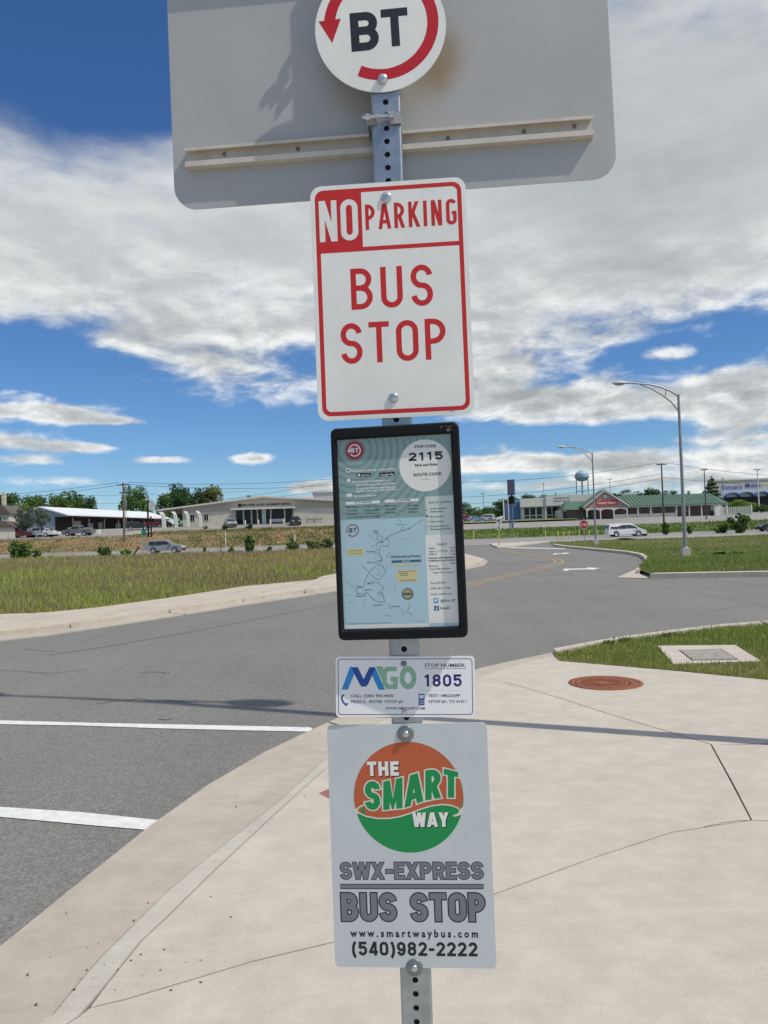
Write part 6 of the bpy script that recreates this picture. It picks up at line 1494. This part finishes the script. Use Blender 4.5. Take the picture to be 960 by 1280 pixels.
b = MB(); b.tube([(0, 0, 0), (0, 0, zc_-4)], .7, 10); b.build('riser_pipe', WB, wt_)
for zf_ in (.35, .68):
    b = MB()
    for k in range(6):
        a, c_ = k*math.pi/3+.3, (k+1)*math.pi/3+.3; b.tube([(5.3*math.cos(a), 5.3*math.sin(a), zc_*zf_), (5.3*math.cos(c_), 5.3*math.sin(c_), zc_*zf_)], .12, 5)
    b.build('cross_brace', WB, wt_)

# ------------------------------------------------------------------ poles, signs, wires
def pole(name, px, ytop, ybase, Y, label, cat, m, r0=.13, r1=.09, cross=None, head=None, group=None, z0=None):
    b0 = W(px, ybase, Y); z0 = T(b0.x, Y) if z0 is None else z0; h = W(px, ytop, Y).z-z0
    root = empty(name, (b0.x, Y, z0-.1), 0, label, cat, group); b = MB(); b.tube([(0, 0, 0), (0, 0, h+.1)], [r0, r1], 10); b.build('shaft', m, root)
    if cross:
        for dz, w_ in cross:
            b = MB(); b.box(-w_, w_, -.07, .07, h-dz-.08, h-dz+.08); b.build('crossarm', m, root)
            for s_ in (-.95, -.5, .5, .95):
                b = MB(); b.lathe([(.05, 0), (.07, .1), (.03, .2), (.001, .22)], 8, 0, Matrix.Translation((w_*s_, 0, h-dz+.08))); b.build('insulator', BOLTD, root)
    if head:
        for s_ in head:
            b = MB(); b.box(min(0, s_), max(0, s_), -.25, .25, h, h+.22); b.build('lamp_head', LAMPM, root)
    return root, h+z0
r1_, zt1 = pole('utility_pole', 155.5, 603, 675, 122, 'bare wooden utility pole with crossarms before the metal shed', 'utility pole', WOODP, .2, .12, [(.3, .95), (1.6, .6)], group='wooden utility poles')
b = MB(); b.tube([(.35, 0, 3), (.35, 0, 7.5)], .06, 6); b.build('conduit', GALV2, r1_)
r2_, zt2 = pole('utility_pole', 830, 578.5, 655, 128, 'tall dark utility pole with one crossarm before the green-roofed store', 'utility pole', mat('dark_pole', (.09, .075, .065), .9), .17, .1, [(.15, .85)], group='wooden utility poles')
pole('parking_light', 883, 587, 650, 140, 'dark T-headed parking lot light before the green roof end', 'lamp post', mat('dark_metal', (.05, .045, .04), .6), .11, .08, head=(-.6, .6), group='parking lot lights')
pole('parking_light', 949, 587, 637, 200, 'white T-headed parking lot light before the blue-lettered store', 'lamp post', TRIM, .16, .12, head=(-.8, .8), group='parking lot lights')
pole('parking_light', 605, 617, 652, 240, 'distant dark parking light above the trees right of the map case', 'lamp post', LAMPM, .12, .1, head=(-.7, .7), group='parking lot lights')
pole('parking_light', 680, 604, 622, 290, 'thin distant light pole over the white store', 'lamp post', LAMPM, .12, .1, head=(-.5, .5), group='parking lot lights')
pole('parking_light', 763, 599, 618, 290, 'thin distant light pole over the brick gable', 'lamp post', LAMPM, .12, .1, head=(-1, 1), group='parking lot lights')
pole('parking_light', 905, 598, 640, 250, 'thin pale light pole beside the conifer', 'lamp post', LAMPM, .12, .1, head=(-.4, .4), group='parking lot lights')
pole('flag_pole', 630, 623, 650, 170, 'white bare pole left of the pylon sign, thicker one', 'pole', TRIM, .16, .14, group='white poles by the pylon sign')
pole('flag_pole', 636, 623, 650, 172, 'white bare pole touching the pylon sign', 'pole', TRIM, .12, .1, group='white poles by the pylon sign')
pole('marker_post', 368.5, 668, 690, 88.5, 'pale thick post standing among the bushes left of the map case', 'post', mat('cream_post', (.50, .48, .36), .7), .11, .11)
pole('fence_stake', 276, 663, 692, 90, 'thin brown upright stake before the red bank', 'post', WOODP, .05, .05, group='stakes before the red bank'); pole('fence_stake', 282, 664, 672, 112, 'short white stake on the red bank', 'post', TRIM, .06, .06, group='stakes before the red bank')
# leaning brown stake
p = W(164, 689, 84); b = MB(); b.tube([(0, 0, 0), (.85, .1, 1.15)], .12, 8); o = b.build('leaning_post', mat('rusty_wood', (.17, .07, .03), .9), None, (p.x, 84, 0)); tag(o, 'leaning rusty brown post between two bushes at the meadow edge', 'post')
# pylon sign
p = W(641, 663, 127); z0 = T(p.x, 127); py_ = empty('pylon_sign', (p.x, 127, z0), R(-35), 'tall narrow blue pylon sign on a blue post', 'sign')
zt_ = W(641, 599.5, 127).z-z0; PB1 = mat('pylon_blue', (.10, .17, .34), .5, var=.2, vscale=1); bpart('post', PB1, py_, (-.13, .13, -.13, .13, 0, zt_-2)); bpart('cabinet', PB1, py_, (-.62, .62, -.2, .2, zt_-2.6, zt_)); bpart('face', mat('pylon_face', (.25, .13, .16), .4, col2=(.10, .14, .26), vscale=1.2), py_, (-.52, .52, -.24, -.202, zt_-2.3, zt_-.15)); bpart('lower_cabinet', HOLE, py_, (-.5, .5, -.2, .2, zt_-4.0, zt_-2.75)); bpart('side_post', PB1, py_, (-.5, -.38, -.1, .1, 0, zt_-3))
# black-post sign with white cabinet on the left
p = W(188, 668, 126); z0 = T(p.x, 126); q_ = empty('store_pylon', (p.x, 126, z0), 0, 'white boxed pylon sign on two black posts beside the shed', 'sign')
zt_ = W(188, 624, 126).z-z0; bpart('post', HOLE, q_, (-.45, -.2, -.1, .1, -.2, zt_)); bpart('post', HOLE, q_, (.05, .25, -.1, .1, -.2, zt_*.55)); bpart('cabinet', PALEW, q_, (-.15, .75, -.15, .15, zt_-1.75, zt_-.6)); bpart('cap', PALEW, q_, (-.75, .2, -.15, .15, zt_-.12, zt_+.06))
# green road sign
p = W(178.6, 692, 88.6); q_ = empty('road_sign', (p.x, 88.6, 0), 0, 'small green route sign on a wooden post left of the silver car', 'sign')
SG = mat('sign_green', (.02, .22, .14), .5); bpart('post', GALV2, q_, (-.07, .05, 0, .08, 0, 3.1)); pl_ = bpart('panel', SG, q_, (-.1, .42, -.05, -.005, 2.5, 3.1)); lt = MB(); letters(lt, 'B', .05, .28, 2.66, 2.96, .2, .7, .1, .06); lt.build('lettering', TRIM, pl_); bpart('side_post', GALV2, q_, (.22, .32, 0, .08, .9, 2.49))
# octagonal stop sign
p = gp(731, 690, .1); Ys = 70.0; p = W(731, 683, Ys); q_ = empty('stop_sign', (p.x, Ys, .1), 0, 'red octagonal STOP sign on a thin post at the island tip', 'sign')
zc_ = W(729.5, 656, Ys).z-.1; r_ = .44; b = MB(); oc_ = [(r_*math.cos(R(22.5+45*i)), r_*math.sin(R(22.5+45*i))) for i in range(8)]
b.prism_y([(x_, z_+zc_) for x_, z_ in oc_], -.02, 0); pl_ = b.build('panel', mat('stop_red', (.40, .02, .025), .5), q_); bpart('post', GALV2, q_, (-.04, .04, .001, .06, 0, zc_+.6)); bpart('backing_board', DARK, q_, (-.5, .5, .002, .03, zc_+.52, zc_+.68))
lt = MB(); letters(lt, 'STOP', -.30, .30, zc_-.13, zc_+.13, .16, .55, .18, .08); lt.build('lettering', TRIM, pl_); b = MB(); ringf(b, oc_, [(x_*.92, z_*.92) for x_, z_ in oc_], .08); o = b.build('border', TRIM, pl_); o.location.z = zc_
# lane-use sign in the median island
Ys = 76.0; p = W(624.5, 683, Ys); q_ = empty('lane_sign', (p.x, Ys, .1), 0, 'white lane direction sign with black arrows in the median island', 'sign')
zc_ = W(623, 653, Ys).z-.1; bpart('post', mat('yellow_sleeve', (.50, .45, .10), .6), q_, (-.05, .05, .005, .08, 0, zc_)); pl_ = bpart('panel', PALEW, q_, (-.28, .28, -.03, 0, zc_-.3, zc_+.45)); p2_ = bpart('lower_panel', PALEW, q_, (-.22, .22, -.03, 0, zc_-.75, zc_-.32))
b = MB(); b.box(.02, .08, -.045, -.031, zc_-.2, zc_+.2); b.box(-.12, .07, -.045, -.031, zc_+.14, zc_+.2); b.prism_y([(-.22, zc_+.17), (-.1, zc_+.3), (-.1, zc_+.05)], -.046, -.031); b.prism_y([(.05, zc_+.36), (.15, zc_+.22), (-.03, zc_+.22)], -.047, -.031); b.build('arrow', SBLACK, pl_)
b = MB(); b.prism_y([(0, zc_-.7), (.12, zc_-.55), (-.12, zc_-.55)], -.046, -.031); b.box(-.04, .04, -.045, -.031, zc_-.56, zc_-.4); b.build('arrow', SBLACK, p2_)
# yellow delineator posts
YM = mat('delineator_yellow', (.55, .48, .10), .6)
for k, (px, yt, Yb) in enumerate([(592, 665, 111.6), (682, 664, 111.6), (697.5, 666, 100), (704.5, 666, 98), (711.5, 665, 104), (724.5, 663.5, 111.7), (736.5, 664, 104), (747.5, 664, 111.7), (713, 665.5, 111.8)][:8]):
    p = W(px, 675, Yb); z0 = T(p.x, Yb); h = W(px, yt, Yb).z-z0; b = MB(); b.tube([(0, 0, 0), (0, 0, h)], .085, 8); b.lathe([(.1, h), (.1, h+.1), (.001, h+.14)], 8); o = b.build('marker_post', YM, None, (p.x, Yb, z0))
    tag(o, 'yellow marker post across the road, '+['alone just right of the map case', 'left of the close group before the white store', 'first of the close group of three', 'middle of the close group of three', 'last of the close group of three', 'just left of the octagonal sign', 'between the octagonal sign and the lamp pole', 'just right of the second lamp pole'][k], 'marker post', 'yellow marker posts across the road')
# wires
WIRE = mat('wire', (.03, .03, .03), .7)
def wire(label, a, c_, sag, r_=.022, group='overhead wires'):
    r_ *= 1.4
    a, c_ = Vector(a), Vector(c_); b = MB(); b.tube([a.lerp(c_, k/20)-Vector((0, 0, sag*4*(k/20)*(1-k/20))) for k in range(21)], r_, 5); tag(b.build('overhead_wire', WIRE), label, 'wire', group)
t1 = Vector((r1_.location.x, 122, zt1)); t2 = Vector((r2_.location.x, 128, zt2))
wire('highest wire left of the wooden pole', t1+Vector((-.8, 0, 0)), (-110, 150, zt1+1.0), 1.2); wire('second wire left of the wooden pole', t1+Vector((.8, 0, -.2)), (-110, 155, zt1-.3), 1.2)
wire('high wire right of the wooden pole over the trees', t1+Vector((.8, 0, 0)), (6, 150, zt1+3), 1.3); wire('second wire right of the wooden pole', t1+Vector((-.5, 0, -.2)), (6, 152, zt1+2.0), 1.6); wire('low wire behind the shed roof', (-110, 190, 15), (-35, 200, 14), .6); wire('lower wire behind the shed roof', (-110, 190, 12.5), (-35, 200, 12.3), .6)
wire('wire rising over the gabled store roof', (-36, 170, 10.5), (2, 150, 14.6), .6); wire('lower wire over the gabled store roof', (-33, 170, 10.0), (2, 150, 12.6), .5)
wire('highest wire left of the dark utility pole', t2+Vector((-.8, 0, 0)), (2, 150, zt2+.2), 1.5); wire('middle wire left of the dark utility pole', t2+Vector((0, 0, -1.8)), (2, 150, zt2-3.4), 1.2); wire('lowest wire left of the dark utility pole', t2+Vector((0, 0, -2.6)), (2, 150, zt2-5.2), 1.0)
wire('highest wire right of the dark utility pole', t2+Vector((.8, 0, 0)), (110, 150, zt2-1.5), 2.0); wire('lower wire right of the dark utility pole', t2+Vector((0, 0, -2.4)), (110, 150, zt2-3.6), 1.4)

# ------------------------------------------------------------------ vehicles
TYRE = mat('tyre', (.02, .02, .02), .85); RIM = mat('wheel_rim', (.45, .46, .47), .35, metal=.7); CGL = mat('car_glass', (.015, .02, .025), .08, spec=.7); HLM = mat('headlight', (.75, .75, .72), .15); TLM = mat('taillight', (.45, .02, .02), .3)
def paint(name, c): return mat(name, c, .28, spec=.6, var=.06, vscale=3)
PROF = {'suv': (4.6, 1.86, .72, [(-2.25, .30), (-2.28, .62), (-2.22, .98), (-1.98, 1.52), (-1.75, 1.66), (-.1, 1.68), (.35, 1.58), (1.02, 1.06), (1.95, .93), (2.22, .78), (2.28, .45), (2.24, .28)], (-1.92, .92, 1.04, 1.58)),
        'van': (5.1, 1.98, .72, [(-2.5, .30), (-2.55, .65), (-2.48, 1.02), (-2.28, 1.62), (-2.1, 1.75), (.2, 1.76), (.75, 1.62), (1.65, 1.06), (2.2, .90), (2.5, .72), (2.55, .45), (2.5, .28)], (-2.3, 1.45, 1.04, 1.62)),
        'sedan': (4.6, 1.80, .66, [(-2.25, .30), (-2.28, .60), (-2.2, .92), (-1.55, 1.0), (-.95, 1.40), (-.3, 1.45), (.3, 1.40), (1.05, .98), (1.95, .84), (2.22, .68), (2.28, .42), (2.24, .28)], (-1.35, .95, .98, 1.38)),
        'pickup': (5.4, 1.95, .78, [(-2.65, .45), (-2.7, .7), (-2.68, 1.1), (-.75, 1.12), (-.62, 1.2), (-.5, 1.72), (-.3, 1.8), (.55, 1.8), (.75, 1.7), (1.3, 1.16), (2.35, 1.08), (2.65, .92), (2.7, .5), (2.66, .38)], (-.55, 1.2, 1.16, 1.7))}
CPROTO = {}
def car(kind, pm, px, Y, deg, label, name, z0=None):
    L_, Wd_, rw, prof, (g0_, g1_, gz0, gz1) = PROF[kind]
    key = (kind, pm.name)
    x = W(px, 650, Y).x; z0 = T(x, Y)+.05 if z0 is None else z0
    root = empty(name, (x, Y, z0), R(deg), label, 'car' if kind != 'van' else 'minivan', 'parked and passing vehicles')
    if kind == 'pickup': root['category'] = 'pickup truck'
    w2 = Wd_/2
    def inset(z): return 0 if z < gz0-.1 else min(.24, (z-gz0+.1)*.33)
    b = MB(); n = len(prof); rows = []
    for yv in (-1, 1): rows.append([(p_[0], yv*(w2-inset(p_[1])), p_[1]) for p_ in prof])
    b.add(rows[0]+rows[1], [tuple(range(n))[::-1], tuple(range(n, 2*n))]+[(i, (i+1) % n, (i+1) % n+n, i+n) for i in range(n)])
    body = b.build('body', pm, root)
    bm = bmesh.new(); bm.from_mesh(body.data); bmesh.ops.triangulate(bm, faces=[f for f in bm.faces if len(f.verts) > 4]); bm.to_mesh(body.data); bm.free()
    # side glass
    def yin(z, s_): return s_*(w2-inset(z)+.012)
    z0g, z1g = gz0+.04, gz1-.10
    def xr(z, lo): # extents of cabin at height z
        xs_ = []
        for a, c_ in zip(prof, prof[1:]+prof[:1]):
            if (a[1]-z)*(c_[1]-z) < 0: xs_.append(a[0]+(c_[0]-a[0])*(z-a[1])/(c_[1]-a[1]))
        return (min(xs_)+.14, max(xs_)-.16) if xs_ else (g0_, g1_)
    nwin = {'suv': 3, 'van': 3, 'sedan': 2, 'pickup': 2}[kind]
    (a0_, a1_), (b0_, b1_) = xr(z0g+.02, 0), xr(z1g, 0)
    if kind == 'pickup': a0_ = max(a0_, -.50)
    for s_ in (-1, 1):
        for k in range(nwin):
            t0, t1_ = k/nwin+.012, (k+1)/nwin-.012
            v = [(a0_+(a1_-a0_)*t0, yin(z0g, s_), z0g), (a0_+(a1_-a0_)*t1_, yin(z0g, s_), z0g), (b0_+(b1_-b0_)*t1_, yin(z1g, s_), z1g), (b0_+(b1_-b0_)*t0, yin(z1g, s_), z1g)]
            b = MB(); b.add(v, [(0, 1, 2, 3) if s_ < 0 else (3, 2, 1, 0)]); b.build('side_window', CGL, root)
    def slopeglass(i, j, nm, dx__):
        p0_, p1_ = prof[i], prof[j]; f0, f1 = .12, .88
        a = (p0_[0]+(p1_[0]-p0_[0])*f0, p0_[1]+(p1_[1]-p0_[1])*f0); c_ = (p0_[0]+(p1_[0]-p0_[0])*f1, p0_[1]+(p1_[1]-p0_[1])*f1)
        b = MB(); b.add([(a[0]+dx__, -(w2-inset(a[1])-.1), a[1]+.012), (a[0]+dx__, (w2-inset(a[1])-.1), a[1]+.012), (c_[0]+dx__, (w2-inset(c_[1])-.1), c_[1]+.012), (c_[0]+dx__, -(w2-inset(c_[1])-.1), c_[1]+.012)], [(0, 1, 2, 3)]); b.build(nm, CGL, root)
    ii = {'suv': (6, 7, 2, 3), 'van': (6, 7, 2, 3), 'sedan': (6, 7, 3, 4), 'pickup': (8, 9, 4, 5)}[kind]
    slopeglass(ii[0], ii[1], 'windscreen', .015); slopeglass(ii[2], ii[3], 'rear_window', -.015)
    wb = L_*.29; r_ = rw/2
    for sx_ in (-1, 1):
        for s_ in (-1, 1):
            M_ = Matrix.Translation((sx_*wb, s_*(w2-.10), r_)) @ Matrix.Rotation(R(-90)*s_, 4, 'X')
            b = MB(); b.lathe([(r_*.62, -.1), (r_, -.09), (r_, .10), (r_*.92, .125), (r_*.64, .125)], 20, 0, M_); wh = b.build('wheel', TYRE, root)
            b = MB(); b.lathe([(r_*.64, .122), (r_*.60, .09), (r_*.2, .10), (.001, .115)], 20, 0, M_); b.build('rim', RIM, wh)
            b = MB(); b.lathe([(r_*1.16, 0), (r_*1.16, .104)], 20, 0, M_); b.build('wheel_arch', TYRE, root)
    for s_ in (-1, 1):
        b = MB(); b.box(L_/2-.16, L_/2+.005, s_*(w2-.32)-.16, s_*(w2-.32)+.16, .62, .78); b.build('headlight', HLM, root)
        b = MB(); b.box(-L_/2-.005, -L_/2+.14, s_*(w2-.16)-.1, s_*(w2-.16)+.1, .78, 1.08); b.build('taillight', TLM, root)
        b = MB(); b.box(g1_-.2, g1_, s_*(w2+.08)-.08, s_*(w2+.08)+.08, gz0, gz0+.16); b.build('wing_mirror', pm, root)
    b = MB(); b.box(L_/2-.1, L_/2+.03, -w2+.1, w2-.1, .3, .55); b.build('bumper', TYRE if kind in ('suv', 'pickup') else pm, root)
    return root
SIL = paint('paint_silver', (.25, .27, .29)); WHT = paint('paint_white', (.72, .72, .70)); MAR = paint('paint_maroon', (.11, .015, .018)); BLK = paint('paint_black', (.02, .022, .025)); RED = paint('paint_red', (.35, .02, .02)); BLU = paint('paint_blue', (.16, .25, .38)); GRY = paint('paint_grey', (.16, .16, .16))
car('suv', SIL, 206.5, 97, 0, 'silver SUV driving on the cross road at the left', 'sport_utility_car')
car('van', WHT, 781, 103, 0, 'white minivan on the cross road behind the grass island', 'minivan')
car('pickup', MAR, 22, 133, 5, 'maroon pickup parked beside the house at far left', 'pickup_truck'); car('pickup', WHT, 49, 134, 178, 'white pickup parked between the maroon one and the shed', 'pickup_truck')
car('sedan', WHT, 58, 137, 5, 'white saloon car half hidden behind the white pickup', 'saloon_car')
car('pickup', GRY, 98, 136, 175, 'dark grey pickup in front of the open shed', 'pickup_truck'); car('suv', BLK, 172, 150, 20, 'black car under the shed roof left of the red pickup', 'sport_utility_car'); car('pickup', RED, 197, 158, 10, 'bright red pickup beside the black-post sign', 'pickup_truck')
car('suv', SIL, 288, 149, -70, 'silver car nose-in left of the store entrance', 'sport_utility_car'); car('suv', BLK, 369, 149, -78, 'black jeep-like car right of the store entrance', 'sport_utility_car')
car('suv', RED, 583, 190, 20, 'red car in the row right of the map case', 'sport_utility_car'); car('sedan', BLU, 594, 188, 15, 'blue-grey car between the red and the white one', 'saloon_car'); car('suv', WHT, 607, 190, 160, 'white car in the middle of the far row', 'sport_utility_car'); car('suv', WHT, 632.5, 196, 200, 'white SUV beside the white pole at the right end of the far row', 'sport_utility_car')
car('suv', BLK, 968, 106, 180, 'dark car cut off by the right edge of the picture', 'sport_utility_car')
